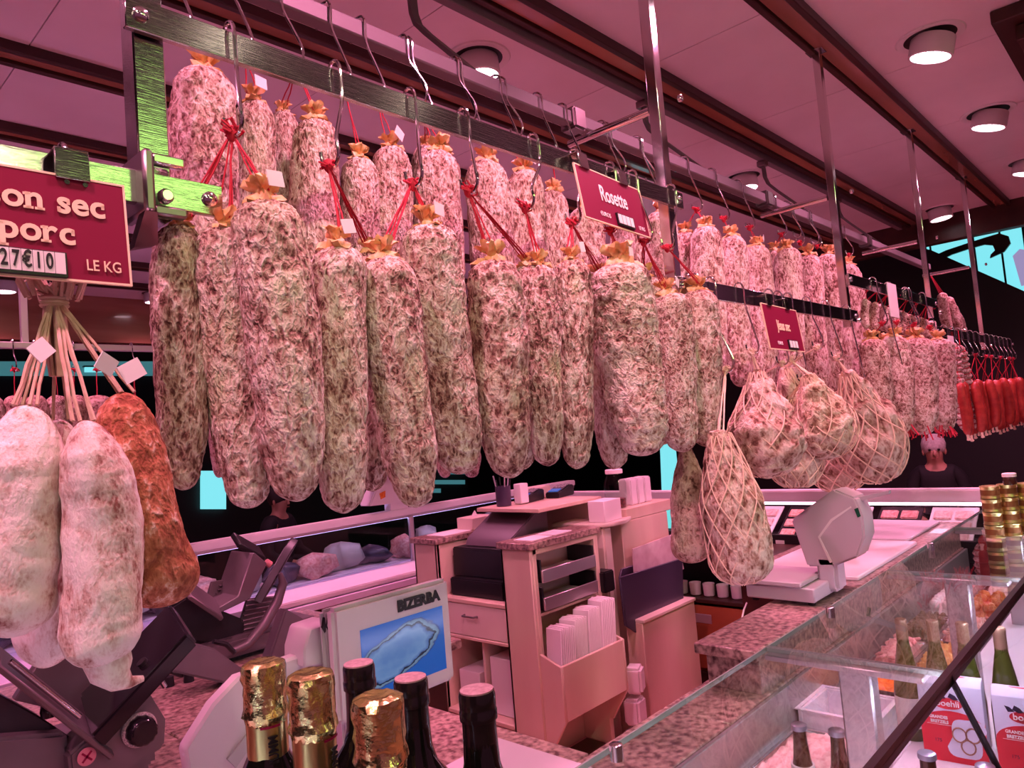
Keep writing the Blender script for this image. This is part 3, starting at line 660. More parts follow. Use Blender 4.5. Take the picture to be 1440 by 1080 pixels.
t, W, h = sign(TL, TR, .116, R(-8), 0, 'burgundy sign reading Rosette clipped to the front rail', None)
text('Rosette', .050, M['txt_white'], t, (W*.5, -.0008, -h*.42), bold=.0008, sx=.72)
text('LE KG', .013, M['txt_white'], t, (W*.93, -.0008, -h*.87), align='RIGHT', sx=.8)
text('€UROS', .014, M['txt_white'], t, (W*.31, -.0008, -h*.83), sx=.9)
pl = MB().bb(W*.47, W*.74, -.004, 0, -h*.95, -h*.72).build('price_holder', M['black'], t, world=False)
for i in range(4): MB().bb(W*(.485+.062*i), W*(.535+.062*i), -.005, -.004, -h*.92, -h*.74).build('price_card', M['paper'], pl, world=False, smooth=False)
clip(t, W*.13); clip(t, W*.72)
TL = aY(1070, 426, .865); TR = aZ(1119, 437, TL.z)
t, W, h = sign(TL, TR, .132, R(-6), 0, 'small burgundy sign reading Jésus sec on the low middle rail', None)
text('Jésus sec', .042, M['sign_txt'], t, (W*.5, -.0008, -h*.45), bold=.0008, sx=.72)
text('€UROS', .014, M['txt_white'], t, (W*.30, -.0008, -h*.86), sx=.9)
pl = MB().bb(W*.52, W*.80, -.004, 0, -h*.97, -h*.76).build('price_holder', M['black'], t, world=False)
for i in range(3): MB().bb(W*(.54+.085*i), W*(.605+.085*i), -.005, -.004, -h*.94, -h*.78).build('price_card', M['paper'], pl, world=False, smooth=False)
clip(t, W*.2); clip(t, W*.72)
for nm, px, py, Y in (('pale blank card hanging from the high far rail', 1254, 402, .86), ('pale blank card beside the chorizo bundles', 1337, 475, .86)):
    p = aY(px, py, Y); tag(MB().bb(p.x-.06, p.x+.06, Y, Y+.003, p.z-.13, p.z+.01).build('price_card', M['paper'], smooth=False), nm, 'sign')
# ------------------------------------------------------------------ front glass display case
for k, v in dict(pasta=((.62, .24, .05), (.80, .46, .14)), shrimp=((.62, .24, .20), (.86, .56, .48)), pinksalad=((.66, .38, .36), (.86, .66, .60)), carrot=((.70, .14, .01), (.90, .28, .03)),
                 ham=((.55, .20, .20), (.78, .46, .42)), egg=((.84, .78, .74), (.9, .86, .82)), olive=((.06, .05, .02), (.16, .13, .05)), tomato=((.56, .12, .03), (.80, .34, .10))).items():
    M[k] = mat(k+'_food', v[0], .35, 0, 60, v[1], .004, 80)
M['case_grey'] = mat('case_steel', (.40, .40, .38), .35, .7)
M['deck'] = mat('white_deck', (.80, .78, .80), .35)
M['tray_steel'] = mat('tray_steel', (.70, .68, .70), .2, 1)
M['clear_plastic'] = mat('tub_plastic', (.82, .80, .86), .3, sss=.2)
ZG = 1.12; ZD = .79
t = thing('display_case', 'long glass topped deli display case at the front of the stall', 'display case', (1.4, .5, 0))
MB().bb(-1.2, 4.0, .20, .86, 0, .70).build('base_cabinet', M['case_grey'], t, bevel=.004)
MB().bb(-1.2, 4.0, .22, .86, .70, .72).build('deck', M['deck'], t, bevel=.002)
MB().bb(-1.2, 4.0, .38, .58, .72, ZD).build('display_step', M['deck'], t, bevel=.003)
MB().bb(-1.2, 4.0, .86, .872, .70, .878).build('rear_lip', M['case_grey'], t, bevel=.002)
jn = [-.975+.81*k for k in range(7)]
for a, b in zip(jn[:-1], jn[1:]):
    g = MB().bb(a+.003, b-.003, .367, .695, ZG-.008, ZG).build('glass_pane', M['glass_g'], t, smooth=False)
    e_ = MB().bb(a+.0035, a+.0055, .367, .695, ZG-.0085, ZG+.0005).bb(b-.0055, b-.0035, .367, .695, ZG-.0085, ZG+.0005).bb(a+.003, b-.003, .693, .696, ZG-.0085, ZG+.0005)
    e_.build('polished_edge', M['glass_edge'], g, smooth=False)
    MB().prism([(a+.003, .363, ZG-.004), (a+.003, .369, ZG-.004), (a+.003, .214, .722), (a+.003, .208, .722)], (b-a-.006, 0, 0)).build('front_glass', M['glass'], t, smooth=False)
    MB().prism([(a-.003, .360, ZG-.004), (a-.003, .370, ZG-.004), (a-.003, .214, .722), (a-.003, .204, .722)], (.006, 0, 0)).build('seam_strip', M['black'], t, smooth=False)
    MB().bb(a-.02, a+.02, .49, .55, .72, ZG-.010).build('glass_support', M['alu'], t, bevel=.004)
    MB().bb(a-.026, a+.026, .40, .69, ZG-.020, ZG-.0085).build('support_arm', M['alu'], t, bevel=.002)
MB().bb(jn[0], jn[-1], .360, .3715, ZG-.0088, ZG+.002).bb(jn[0], jn[-1], .3598, .362, ZG-.020, ZG-.0088).build('front_edge_strip', M['black'], t)
for x in (.87, 1.72, 2.6):
    MB().lathe([(.010, 0), (.010, .022), (.007, .024)], 14, (x, .66, ZG)).build('glass_clamp', M['chrome'], t)
# assumed lighting strip, hidden under the front edge to light the case goods
tb = MB().bb(-.9, 3.8, .3630, .3710, ZG-.0145, ZG-.0092).build('assumed_light_tube', mat('case_tube', (.9, .85, .95), .3, emis=(.82, .62, 1), es=75), t)

# granite worktop with raised block
def granite(name, label, b, parts=()):
    t = thing(name, label, 'counter', ((b[0]+b[1])/2, (b[2]+b[3])/2, b[4]))
    return t
t = granite('service_counter', 'brown granite service counter with raised ledge behind the glass case', (-1.2, 4, .88, 1.06, 0))
xs = [-1.2, -.3, .6, 1.165, 1.60, 2.2, 3.1, 4.0]
for a, b in zip(xs[:-1], xs[1:]): MB().bb(a+.0015, b-.0015, .874, 1.06, .848, .88).build('granite_slab', M['granite'], t, bevel=.003)
MB().bb(-1.2, 4.0, .90, 1.04, 0, .848).build('front_board', M['cream'], t)
MB().bb(1.765, 4.0, .875, 1.05, .972, 1.0).build('raised_slab', M['granite'], t, bevel=.003)
MB().bb(1.80, 4.0, .885, 1.035, .88, .972).build('granite_riser', M['granite'], t, bevel=.002)
MB().bb(2.60, 4.0, 1.05, 1.35, .972, 1.0).build('granite_slab', M['granite'], t, bevel=.003)
MB().bb(2.62, 4.0, 1.06, 1.33, 0, .972).build('carcass', M['wood_dark'], t)

# ------------------------------------------------------------------ bottles
def lab_band(prof_r, z0, z1, c, mtl, root, name='label', seg=24, a0=None, a1=None):
    if a0 is None: return MB().lathe([(prof_r, z0), (prof_r+.0006, z0), (prof_r+.0006, z1), (prof_r, z1)], seg, c).build(name, mtl, root)
    m = MB(); n = 12; V = []; Fc = []
    for i in range(n+1):
        a = a0+(a1-a0)*i/n
        for z in (z0, z1): V.append((c[0]+prof_r*math.cos(a), c[1]+prof_r*math.sin(a), c[2]+z))
    for i in range(n): Fc.append((2*i, 2*i+2, 2*i+3, 2*i+1))
    return m.add(V, Fc).build(name, mtl, root)
def champagne(px, py, ztop, label, txt, seed):
    P = aZ(px, py+8, ztop); c = Vector((P.x, P.y, ZG)); H = ztop-ZG
    t = thing('champagne_bottle', label, 'bottle', c)
    MB().lathe([(.030, 0), (.0345, .006), (.0345, .13*H/.3), (.032, .165*H/.3), (.026, .205*H/.3), (.0165, .225*H/.3), (.0155, H-.01), (.010, H-.006)], 32, c).build('glass_body', M['bottle'], t)
    rnd = random.Random(seed); ph = [rnd.uniform(0, 6) for _ in range(4)]
    def wob(an, i): return 1+.020*math.sin(5*an+ph[0]+i*1.7)+.018*math.sin(9*an+ph[1]-i*2.3)+.012*math.sin(14*an+ph[2]+i*3.1)
    m = MB().lathe([(.0174, H-.050), (.0182, H-.046), (.0200, H-.043), (.0184, H-.038), (.0180, H-.034), (.0187, H-.028), (.0183, H-.020), (.0185, H-.012), (.0187, H-.006), (.0172, H-.0015), (.012, H+.0008), (.006, H+.0002), (.001, H)], 56, c, wob=wob)
    for p in m.v:
        l = p-c; p += Vector((noise.noise(l*180), noise.noise(l*180+Vector((5, 0, 0))), .4*noise.noise(l*150)))*.0016
    m.build('foil_cap', M['gold'], t, ang=28)
    MB().lathe([(.0172, H-.1045), (.0174, H-.085), (.0175, H-.062), (.0176, H-.047)], 48, c, wob=lambda an, i: 1+.012*math.sin(4*an+ph[0])+.006*math.sin(11*an+ph[1])).build('foil_neck', M['gold_smooth'], t, ang=60)
    MB().lathe([(.0172, H-.104), (.0176, H-.1035), (.0176, H-.1005), (.0172, H-.100)], 32, c).build('foil_hem', M['gold_smooth'], t)
    a = math.atan2(-c.y, -c.x)+(.25 if seed == 1 else .95)
    if txt:
        d = Vector((math.cos(a), math.sin(a), 0))
        text(txt, .0115, M['txt_black'], t, Vector((0, 0, H-.0715))+d*.0187, Matrix(((0, -math.sin(a), math.cos(a)), (0, math.cos(a), math.sin(a)), (1, 0, 0))).to_3x3().to_euler() if False else (Matrix((( 0, math.sin(a), math.cos(a)), (0, -math.cos(a), math.sin(a)), (1, 0, 0)))).to_euler(), name='neck_lettering', bold=.0002, sx=.8)
        lab_band(.0189, H-.0515, H-.0495, c, M['sign'], t, 'red_bar', a0=a-.55, a1=a+.35)
    lab_band(.0348, .04, .11, c, M['gold_smooth'], t, 'front_label', a0=a-1, a1=a+1)
champagne(370, 922, 1.42, 'gold foiled champagne bottle with Mumm lettering on its neck', 'MUMM', 1)
champagne(436, 937, 1.42, 'gold foiled champagne bottle with a plain crumpled cap beside the Mumm bottle', 'MUMM', 2)
champagne(530, 970, 1.42, 'gold foiled champagne bottle standing between dark red wine bottles', None, 3)
def wine(px, py, ztop, label, group):
    P = aZ(px, py+6, ztop); c = Vector((P.x, P.y, ZG)); H = ztop-ZG
    t = thing('wine_bottle', label, 'bottle', c, group)
    MB().lathe([(.031, 0), (.0345, .005), (.0345, .19*H/.3), (.032, .205*H/.3), (.018, .225*H/.3), (.0145, .24*H/.3), (.0130, H-.02), (.0130, H-.003)], 32, c).build('glass_body', M['bottle'], t)
    MB().lathe([(.0150, H-.085), (.0142, H-.06), (.0136, H-.028), (.0136, H-.0235), (.0150, H-.0225), (.0152, H-.016), (.0145, H-.0145), (.0147, H-.012), (.0147, H-.004), (.0138, H-.001)], 36, c).build('capsule', M['capsule'], t)
    MB().lathe([(.0135, H-.002), (.0134, H+.0002), (.010, H+.0006), (.002, H+.0004)], 32, c).build('capsule_top', mat('capsule_top', (.55, .36, .38), .35, .4, 200, (.75, .55, .57)), t)
    lab_band(.0348, .05, .13, c, M['paper'], t, 'front_label', a0=-2.8, a1=-1)
wine(504, 926, 1.40, 'black capped wine bottle in front of the scale display, nearest the Mumm bottle', None)
wine(577, 946, 1.40, 'black capped wine bottle behind the lone gold bottle', None)
wine(670, 963, 1.40, 'black capped wine bottle standing alone by the shelf end', None)
LW = ['slim olive wine bottle beside the steel glass support', 'slim olive wine bottle behind the carrot side of the pretzel box', 'slim olive wine bottle directly behind the pretzel box', 'slim olive wine bottle behind the gap between the pretzel boxes']
for i, (px, py) in enumerate(((1266, 870), (1310, 872), (1352, 875), (1404, 882))):
    P = aZ(px, py, 1.07); c = Vector((P.x, P.y, ZD)); H = 1.07-ZD
    t = thing('white_wine_bottle', 'slim olive white wine bottle with tan capsule in the display case', 'bottle', c, 'white wine bottles in the case')
    MB().lathe([(.030, 0), (.033, .005), (.033, .10), (.030, .13), (.020, .19), (.0135, .225), (.012, H-.004)], 28, c).build('glass_body', M['green_glass'], t)
    MB().lathe([(.0134, H-.060), (.0130, H-.012), (.0136, H-.010), (.0136, H-.003), (.012, H), (.002, H)], 24, c).build('capsule', mat('tan_capsule', (.42, .26, .16), .3, .4), t)
    lab_band(.0334, .03, .10, c, M['paper'], t, 'front_label', a0=2.2, a1=4.2)
for i, (px, py) in enumerate(((1123, 1018), (1176, 1026), (1303, 1058), (1385, 1076))):
    P = aZ(px, py, .985); c = Vector((P.x, P.y, .72 if P.y > .58 else ZD)); H = .985-c.z
    t = thing('beer_bottle', 'small brown beer bottle with pale crown cap in the display case', 'bottle', c, 'beer bottles in the case')
    MB().lathe([(.027, 0), (.030, .004), (.030, H-.125), (.025, H-.10), (.0165, H-.066), (.0130, H-.03), (.0125, H-.006)], 28, c).build('glass_body', M['brown_glass'], t)
    MB().lathe([(.0150, H-.010), (.0154, H-.008), (.0148, H-.001), (.013, H+.0005), (.002, H+.0008)], 21, c, wob=lambda an, k: 1+(.04*math.sin(21*an*.5) if k < 2 else 0)).build('crown_cap', mat('crown_cap', (.42, .40, .48), .3, .7), t)
    lab_band(.0215, H-.083, H-.075, c, M['paper'], t, 'neck_label'); lab_band(.0304, .03, H-.13, c, M['paper'], t, 'front_label')

# ------------------------------------------------------------------ pretzel boxes
M['box_white'] = mat('carton_white', (.72, .70, .84), .5); M['box_red'] = mat('carton_red', (.70, .02, .04), .45); M['pretzel'] = mat('pretzel_print', (.36, .17, .10), .5); M['ribbon'] = mat('ribbon_print', (.02, .015, .05), .5)
def pretzel_box(y_left, x, label, yaw=0):
    t = thing('pretzel_box', label, 'box', (x, y_left, ZD), None, (0, 0, -PI/2+yaw))
    W, D, H = .125, .055, .180     # local x right, -y towards the viewer
    m = MB().prism([(0, 0, 0), (0, D, 0), (0, D, H-.012), (0, D*.72, H), (0, D*.28, H), (0, 0, H-.012)], (W, 0, 0)); m.build('carton', M['box_white'], t, world=False, bevel=.0015)
    def flat(name, poly, mt, y=-.0006, th=.0005): return MB().prism([(a, y, b) for a, b in poly], (0, -th, 0)).build(name, M[mt], t, world=False, smooth=False)
    pts = [(0, 0)]+[(0.0, .075)]+[(W*.5-W*.5*math.cos(a), .078+.034*math.sin(a)) for a in [i*PI/14 for i in range(1, 14)]]+[(W, .095), (W, 0)]
    flat('red_print', pts, 'box_red')
    flat('brand_oval', [(W*.46+.029*math.cos(a), .128+.0125*math.sin(a)-.04*0) for a in [i*PI/12 for i in range(24)]], 'box_red', -.0012)
    text('boehli', .0185, M['txt_white'], t, (W*.46, -.002, .128), bold=.0003, name='brand_lettering')
    for s, dx in ((-1, -.012), (1, .012)): flat('ribbon', [(W*.46+dx, .137), (W*.46+dx-.010, .143), (W*.46+dx-.006, .152), (W*.46+dx+.004, .147), (W*.46+dx+.010, .139)], 'ribbon', -.0014)
    flat('ribbon', [(W*.46-.030, .137), (W*.46-.036, .150), (W*.46-.026, .147), (W*.46-.018, .139)], 'ribbon', -.0014)
    text('GRANDES', .0090, M['txt_white'], t, (W*.29, -.0016, .096), bold=.0003, name='lettering', sx=.9)
    text('BRETZELS', .0090, M['txt_white'], t, (W*.30, -.0016, .086), bold=.0003, name='lettering', sx=.9)
    MB().bb(W*.10, W*.50, -.0016, -.0011, .0795, .0802).build('underline', M['txt_white'], t, world=False, smooth=False)
    cx, cz = W*.70, .055
    flat('print_window', [(cx+(.034*math.copysign(abs(math.cos(a))**.5, math.cos(a)))+(.012 if math.sin(a) > 0 else 0)-.006, cz+.042*math.copysign(abs(math.sin(a))**.5, math.sin(a))) for a in [i*PI/12 for i in range(24)]], 'box_white', -.0012)
    m = MB()
    for k in range(3):
        a0 = k*2*PI/3+.6; c = Vector((cx+.015*math.cos(a0), -.0022, cz+.017*math.sin(a0)))
        m.tube([c+Vector((.0135*math.cos(a), 0, .0155*math.sin(a))) for a in [i*PI/8 for i in range(16)]], .0018, 5, closed=True)
    m.build('pretzel_picture', M['pretzel'], t, world=False)
    text('175', .010, M['ribbon'], t, (W*.25, -.0016, .045), name='weight_print')
    MB().prism([(W*.25+W*.25*math.cos(a)+W*.25, D*.5+.004*math.sin(a), H+.0002) for a in [i*PI/8 for i in range(16)]], (0, 0, .0004)).build('handle_slot', M['box_red'], t, world=False, smooth=False)
bx = 1.85
pretzel_box(aX(1288, 952, bx).y, bx, 'white and red pretzel carton reading boehli, next to the steel glass support', .10)
pretzel_box(aX(1390, 962, bx).y-.004, bx-.01, 'white and red pretzel carton reading boehli, leaning out towards the front glass', .10)

# ------------------------------------------------------------------ food trays
def tray(x0, x1, y0, y1, z, label, content, shape='mound', mt='tray_steel', cat='tray', deep=.05, seed=1, clabel=None, ccat='food', fill=.8):
    t = thing('serving_tray', label, cat, ((x0+x1)/2, (y0+y1)/2, z))
    m = MB().bb(x0+.012, x1-.012, y0+.012, y1-.012, z, z+.004)
    for a in ((x0, x1, y0, y0+.012), (x0, x1, y1-.012, y1), (x0, x0+.012, y0+.012, y1-.012), (x1-.012, x1, y0+.012, y1-.012)): m.bb(*a, z, z+deep)
    m.build('pan', M[mt], t, bevel=.002)
    r = MB()
    for a in ((x0-.006, x1+.006, y0-.006, y0+.006), (x0-.006, x1+.006, y1-.006, y1+.006), (x0-.006, x0+.006, y0, y1), (x1-.006, x1+.006, y0, y1)): r.bb(*a, z+deep, z+deep+.003)
    r.build('rim', M[mt], t, smooth=False)
    if content:
        n = 36; V = []; Fc = []; off = Vector((seed*9.1, seed*3.3, 0))
        for i in range(n+1):
            for j in range(n+1):
                u, v = i/n, j/n; x = x0+.013+(x1-x0-.026)*u; y = y0+.013+(y1-y0-.026)*v
                e = min(1, 6*min(u, 1-u, v, 1-v)); q = Vector((x, y, 0))
                h = fill*deep*(.55+.45*e)+e*.018+.012*noise.noise(q*40+off)+.010*abs(noise.noise(q*90+off))
                V.append((x, y, z+max(.006, h)))
        for i in range(n):
            for j in range(n): a = i*(n+1)+j; Fc.append((a, a+n+1, a+n+2, a+1))
        o = MB().add(V, Fc).build('food_mound', M[content], ang=80); tag(o, clabel, ccat); o['kind'] = 'stuff'
    return t
ZT = .725
def bits(x0, x1, y0, y1, z, n, mt, shape, label, cat, group, name, size, seed):
    rnd = random.Random(seed)
    nx = max(1, int(math.sqrt(n*(x1-x0)/(y1-y0)))); ny = max(1, round(n/nx)); me = None
    for i in range(nx):
        for j in range(ny):
            p = Vector((x0+(x1-x0)*(i+.5)/nx+rnd.uniform(-.1, .1)*size, y0+(y1-y0)*(j+.5)/ny+rnd.uniform(-.1, .1)*size, z))
            if me is None:
                if shape == 'ball': me = MB().lathe([(.001, 0), (size*.45, size*.14), (size*.52, size*.45), (size*.40, size*.8), (.001, size*.95)], 12).mesh(name, ang=180)
                else:
                    pts = [(size*.7*math.cos(a), size*.7*math.sin(a), size*.25*math.sin(a*.7)) for a in [k*.55 for k in range(9)]]
                    me = MB().tube([Vector(q)+Vector((0, 0, size*.3)) for q in pts], [size*.28*(.5+.5*math.sin(PI*(k+1)/10)) for k in range(9)], 7).mesh(name, ang=180)
            o = ob(name, me, M[mt], None, p, (0, 0, rnd.uniform(0, 6))); tag(o, label, cat, group)
tray(1.52, 1.90, .62, .855, ZT, 'steel tray of pink salad behind the beer bottles', 'pinksalad', seed=2, clabel='pale pink chopped salad heaped in the tray behind the beer bottles', fill=1.1)
tray(1.93, 2.12, .66, .855, ZT, 'empty white plastic tub between pink salad and grated carrot', None, mt='clear_plastic', deep=.085)
tray(2.15, 2.42, .62, .855, ZT, 'steel tray of grated carrot beyond the white tub', 'carrot', seed=3, clabel='bright orange grated carrot heaped in a steel tray', fill=1.2)
tag(MB().bb(2.128, 2.140, .62, .80, .72, .82).build('divider', M['black'], bevel=.002), 'black plastic divider between white tub and carrot tray', 'divider')
tag(MB().lathe([(.001, .022), (.030, .020), (.036, .026), (.034, .008), (.020, 0)], 24, (1.80, .64, .785)).build('dip_pot', M['white'], ang=50), 'small white dip pot on the pink salad', 'pot')
FD = [('pasta', 'orange pasta salad'), ('ham', 'rolled ham slices'), ('shrimp', 'pink prawn salad'), ('olive', 'dark olives'), ('tomato', 'stuffed tomato rice'), ('egg', 'white mozzarella salad'), ('pinksalad', 'pale celery salad'), ('ham', 'cold meat salad')]
k = 0
for i, x in enumerate((2.46, 2.80, 3.14, 3.48)):
    for y0, y1 in ((.60, .73), (.745, .855)):
        f, nm = FD[k]; k += 1
        tray(x, x+.31, y0, y1, ZT, 'steel tray holding %s in the glass case' % nm, f, seed=k+10, clabel='%s filling its steel tray in the glass case' % nm, fill=1.15)
        if f == 'egg': bits(x+.02, x+.29, y0+.01, y1-.01, ZT+.065, 14, 'egg', 'ball', 'white mozzarella ball on the white salad tray', 'cheese', 'mozzarella balls', 'mozzarella_ball', .035, 4)
        if f == 'shrimp': bits(x+.02, x+.29, y0+.01, y1-.01, ZT+.065, 18, 'shrimp', 'curl', 'curled pink prawn lying on the prawn salad', 'prawn', 'prawns on the salad', 'prawn', .016, 5)
        if f == 'pasta': bits(x+.02, x+.29, y0+.01, y1-.01, ZT+.062, 24, 'pasta', 'curl', 'curled orange pasta piece on the pasta salad', 'pasta', 'pasta pieces', 'pasta_piece', .012, 6)
        if f == 'olive': bits(x+.02, x+.29, y0+.01, y1-.01, ZT+.062, 40, 'olive', 'ball', 'dark olive heaped in the olive tray', 'olive', 'olives in the tray', 'olive', .018, 7)
        if f == 'tomato': bits(x+.03, x+.28, y0+.01, y1-.01, ZT+.060, 10, 'tomato', 'ball', 'stuffed orange tomato on the rice tray', 'tomato', 'stuffed tomatoes', 'stuffed_tomato', .045, 8)
        if f == 'ham': bits(x+.02, x+.29, y0+.01, y1-.01, ZT+.062, 12, 'ham', 'curl', 'rolled slice of cold meat on a case tray', 'meat', 'rolled meat slices', 'meat_roll', .022, 9)
# food on the near deck rows
for i in range(5):
    tag(MB().bb(2.5+.3*i, 2.56+.3*i, .585, .587, .79, .83).build('price_ticket', M['paper'], smooth=False), 'small white price ticket standing before a food tray', 'ticket', 'price tickets in the case')

# ------------------------------------------------------------------ gold tins stacked on the glass
gt = MB().lathe([(.026, 0), (.029, .002), (.029, .004), (.0275, .006), (.0275, .036), (.029, .038), (.029, .042), (.026, .043), (.001, .043)], 26).mesh('gold_tin', ang=40)
for c_, (px, py) in enumerate(((1400, 756), (1424, 753), (1452, 752))):
    P = aZ(px, py, ZG)
    for r_ in range(4):
        o = thing('gold_tin', 'ribbed gold tin in the stack on the glass shelf', 'tin', (P.x, P.y, ZG+.0431*r_), 'stacked gold tins')
        ob('can', gt, M['gold_smooth'], o)
        MB().lathe([(.0279, .012), (.0279, .030)], 26).build('paper_band', mat('tin_band', (.30, .14, .04), .4, .5), o, world=False)
P = aZ(1430, 755, ZG); o = thing('jam_jar', 'small jar with red and white lid on top of the gold tins', 'jar', (P.x, P.y+.0, ZG+.1725))
MB().lathe([(.018, 0), (.020, .003), (.020, .022), (.017, .026)], 20).build('jar_glass', M['brown_glass'], o, world=False); MB().lathe([(.021, .026), (.021, .036), (.018, .038), (.001, .038)], 20).build('lid', M['txt_white'], o, world=False)

# ------------------------------------------------------------------ scales
def ppoly(pts, Y=None, X=None): return [aY(x, y, Y) if X is None else aX(x, y, X) for x, y in pts]
# first scale: customer display facing the shopper
A = aZ(466, 857, 1.36); B = aZ(630, 813, 1.36); y0 = .97
t = thing('retail_scale', 'white shop scale with lit blue display reading BIZERBA', 'scale', (.85, 1.1, .88))
x0, x1 = A.x, B.x; zt = 1.36; zb = 1.19
MB().bb(x0, x1, y0, y0+.022, zb, zt).build('display_housing', M['scale_plastic'], t, bevel=.006)
MB().bb(x0-.004, x1-.004, y0+.0225, y0+.036, zb+.004, zt-.003).build('rear_shell', M['grey'], t, bevel=.005)
# screen with picture of a loaf / rind of cured meat
sm = bpy.data.materials.new('screen'); sm.use_nodes = True; nt = sm.node_tree; bs = nt.nodes['Principled BSDF']; bs.inputs['Base Color'].default_value = (.01, .01, .02, 1); bs.inputs['Roughness'].default_value = .15
tcs = nt.nodes.new('ShaderNodeTexCoord'); sx_, sz_ = x1-x0, zt-zb
def NN(t_): return nt.nodes.new(t_)
sep = NN('ShaderNodeSeparateXYZ'); nt.links.new(tcs.outputs['Generated'], sep.inputs[0])
def mth(op, a, b=None):
    q = NN('ShaderNodeMath'); q.operation = op
    for i, x in enumerate((a, b)):
        if x is None: continue
        if isinstance(x, (int, float)): q.inputs[i].default_value = x
        else: nt.links.new(x, q.inputs[i])
    return q.outputs[0]
u, v = sep.outputs['X'], sep.outputs['Z']
nz = NN('ShaderNodeTexNoise'); nz.inputs['Scale'].default_value = 7; nz.inputs['Detail'].default_value = 8; nt.links.new(tcs.outputs['Generated'], nz.inputs[0])
du = mth('SUBTRACT', u, .42); dv = mth('SUBTRACT', v, .50)
a1 = mth('ADD', mth('MULTIPLY', du, .86), mth('MULTIPLY', dv, .5)); a2 = mth('SUBTRACT', mth('MULTIPLY', dv, .86), mth('MULTIPLY', du, .5))
rr = mth('ADD', mth('POWER', mth('ABSOLUTE', mth('DIVIDE', a1, .50)), 2.6), mth('POWER', mth('ABSOLUTE', mth('DIVIDE', a2, .30)), 2.6))
rr = mth('ADD', rr, mth('MULTIPLY', mth('SUBTRACT', nz.outputs['Fac'], .5), .95))
cr = NN('ShaderNodeValToRGB'); el = cr.color_ramp.elements; el[0].position = 0; el[0].color = (.12, .26, .62, 1); el[1].position = 1; el[1].color = (.01, .13, .60, 1)
for p_, c_ in ((.35, (.20, .36, .70)), (.52, (.10, .20, .50)), (.60, (.005, .01, .03)), (.66, (.01, .015, .04)), (.70, (.22, .36, .55)), (.84, (.16, .26, .42)), (.90, (.02, .05, .25))): q = el.new(p_); q.color = (*c_, 1)
nt.links.new(mth('MULTIPLY', rr, .8), cr.inputs[0]); nt.links.new(cr.outputs[0], bs.inputs['Emission Color']); bs.inputs['Emission Strength'].default_value = .55
MB().bb(x0+.045, x1-.020, y0-.0012, y0, zb+.024, zt-.042).build('screen', sm, t, smooth=False)
text('BIZERBA', .0235, M['txt_black'], t, (x1-.069-.85, y0-.0012-1.1, zt-.0235-.88), bold=.0014, sx=1.0, name='brand_lettering')
# operator side shell, arm and base
Yh = 1.03
MB().prism(ppoly([(260, 1054), (300, 990), (336, 952), (440, 914), (472, 902), (474, 960), (440, 1030), (380, 1088), (300, 1120), (268, 1100)], Yh), (0, .025, 0)).build('printer_shell', M['scale_plastic'], t, bevel=.004)
MB().prism(ppoly([(428, 914), (436, 884), (470, 872), (478, 880), (478, 930), (428, 940)], 1.01), (0, .06, 0)).build('display_arm', M['scale_plastic'], t, bevel=.003)
MB().prism(ppoly([(320, 1068), (350, 1030), (392, 1018), (388, 1030), (356, 1046), (332, 1080)], Yh-.004), (0, .005, 0)).build('moulded_arc', M['grey'], t, smooth=False)
MB().tube(ppoly([(458, 868), (456, 880), (462, 890)], .998), .006, 8).build('cable_grommet', M['black'], t)
MB().bb(.66, .80, 1.03, 1.10, .90, 1.22).build('column', M['scale_plastic'], t, bevel=.006)
MB().bb(.50, 1.16, .915, 1.20, .885, .925).build('base', M['scale_plastic'], t, bevel=.008)
MB().bb(.80, 1.15, .93, 1.19, .925, .94).build('platter', M['scale_plastic'], t, bevel=.004)
tag(MB().bb(.40, 1.30, 1.062, 1.715, .852, .880).build('side_worktop', M['granite'], bevel=.003), 'granite side worktop under the first scale', 'worktop')
# second scale on the ledge
t = thing('retail_scale', 'white shop scale with hexagonal head on the granite ledge', 'scale', (2.35, 1.0, 1.0))
MB().bb(2.235, 2.50, .90, 1.118, 1.012, 1.055).build('base', M['scale_plastic'], t, bevel=.004)
MB().bb(2.225, 2.46, .935, 1.125, 1.057, 1.072).build('platter', M['scale_plastic'], t, bevel=.003)
for x in (2.26, 2.47):
    for y in (.92, 1.10): MB().lathe([(.010, 0), (.012, .012)], 10, (x, y, 1.0)).build('foot', M['rubber'], t)
MB().bb(2.36, 2.44, .872, .935, 1.02, 1.13).build('column', M['scale_plastic'], t, bevel=.010)
hd = ppoly([(1112, 731), (1172, 688), (1202, 700), (1213, 726), (1216, 755), (1206, 784), (1172, 797), (1135, 797)], X=2.36)
MB().prism(hd, (.10, 0, 0)).build('head', M['scale_plastic'], t, bevel=.006)
MB().prism(ppoly([(1150, 755), (1168, 730), (1196, 712), (1197, 714), (1170, 733), (1153, 756), (1170, 790), (1167, 792)], X=2.358), (.003, 0, 0)).build('moulded_arc', M['paper'], t, smooth=False)
MB().prism(ppoly([(1201, 716), (1206, 714), (1210, 726), (1206, 728)], X=2.357), (.004, 0, 0)).build('status_window', mat('green_window', (.01, .10, .05), .2), t, smooth=False)
MB().prism(ppoly([(1190, 703), (1250, 690), (1250, 695), (1192, 709)], X=2.40), (.02, 0, 0)).build('display_fin', M['grey'], t)
MB().tube([aX(1050, 848, 2.30), aX(1046, 858, 2.25), aX(1043, 872, 2.2), aX(1046, 885, 2.15)], .003, 6).build('power_cable', M['paper'], t)
tag(MB().bb(2.62, 3.35, .90, 1.28, 1.0, 1.016).build('cutting_board', mat('board_white', (.80, .74, .72), .5), bevel=.004), 'white plastic cutting board on the granite ledge', 'cutting board')
tag(MB().bb(3.40, 3.95, .95, 1.30, 1.0, 1.014).build('cutting_board', mat('board_grey', (.55, .48, .52), .5), bevel=.004), 'grey steel tray beyond the white cutting board', 'tray')
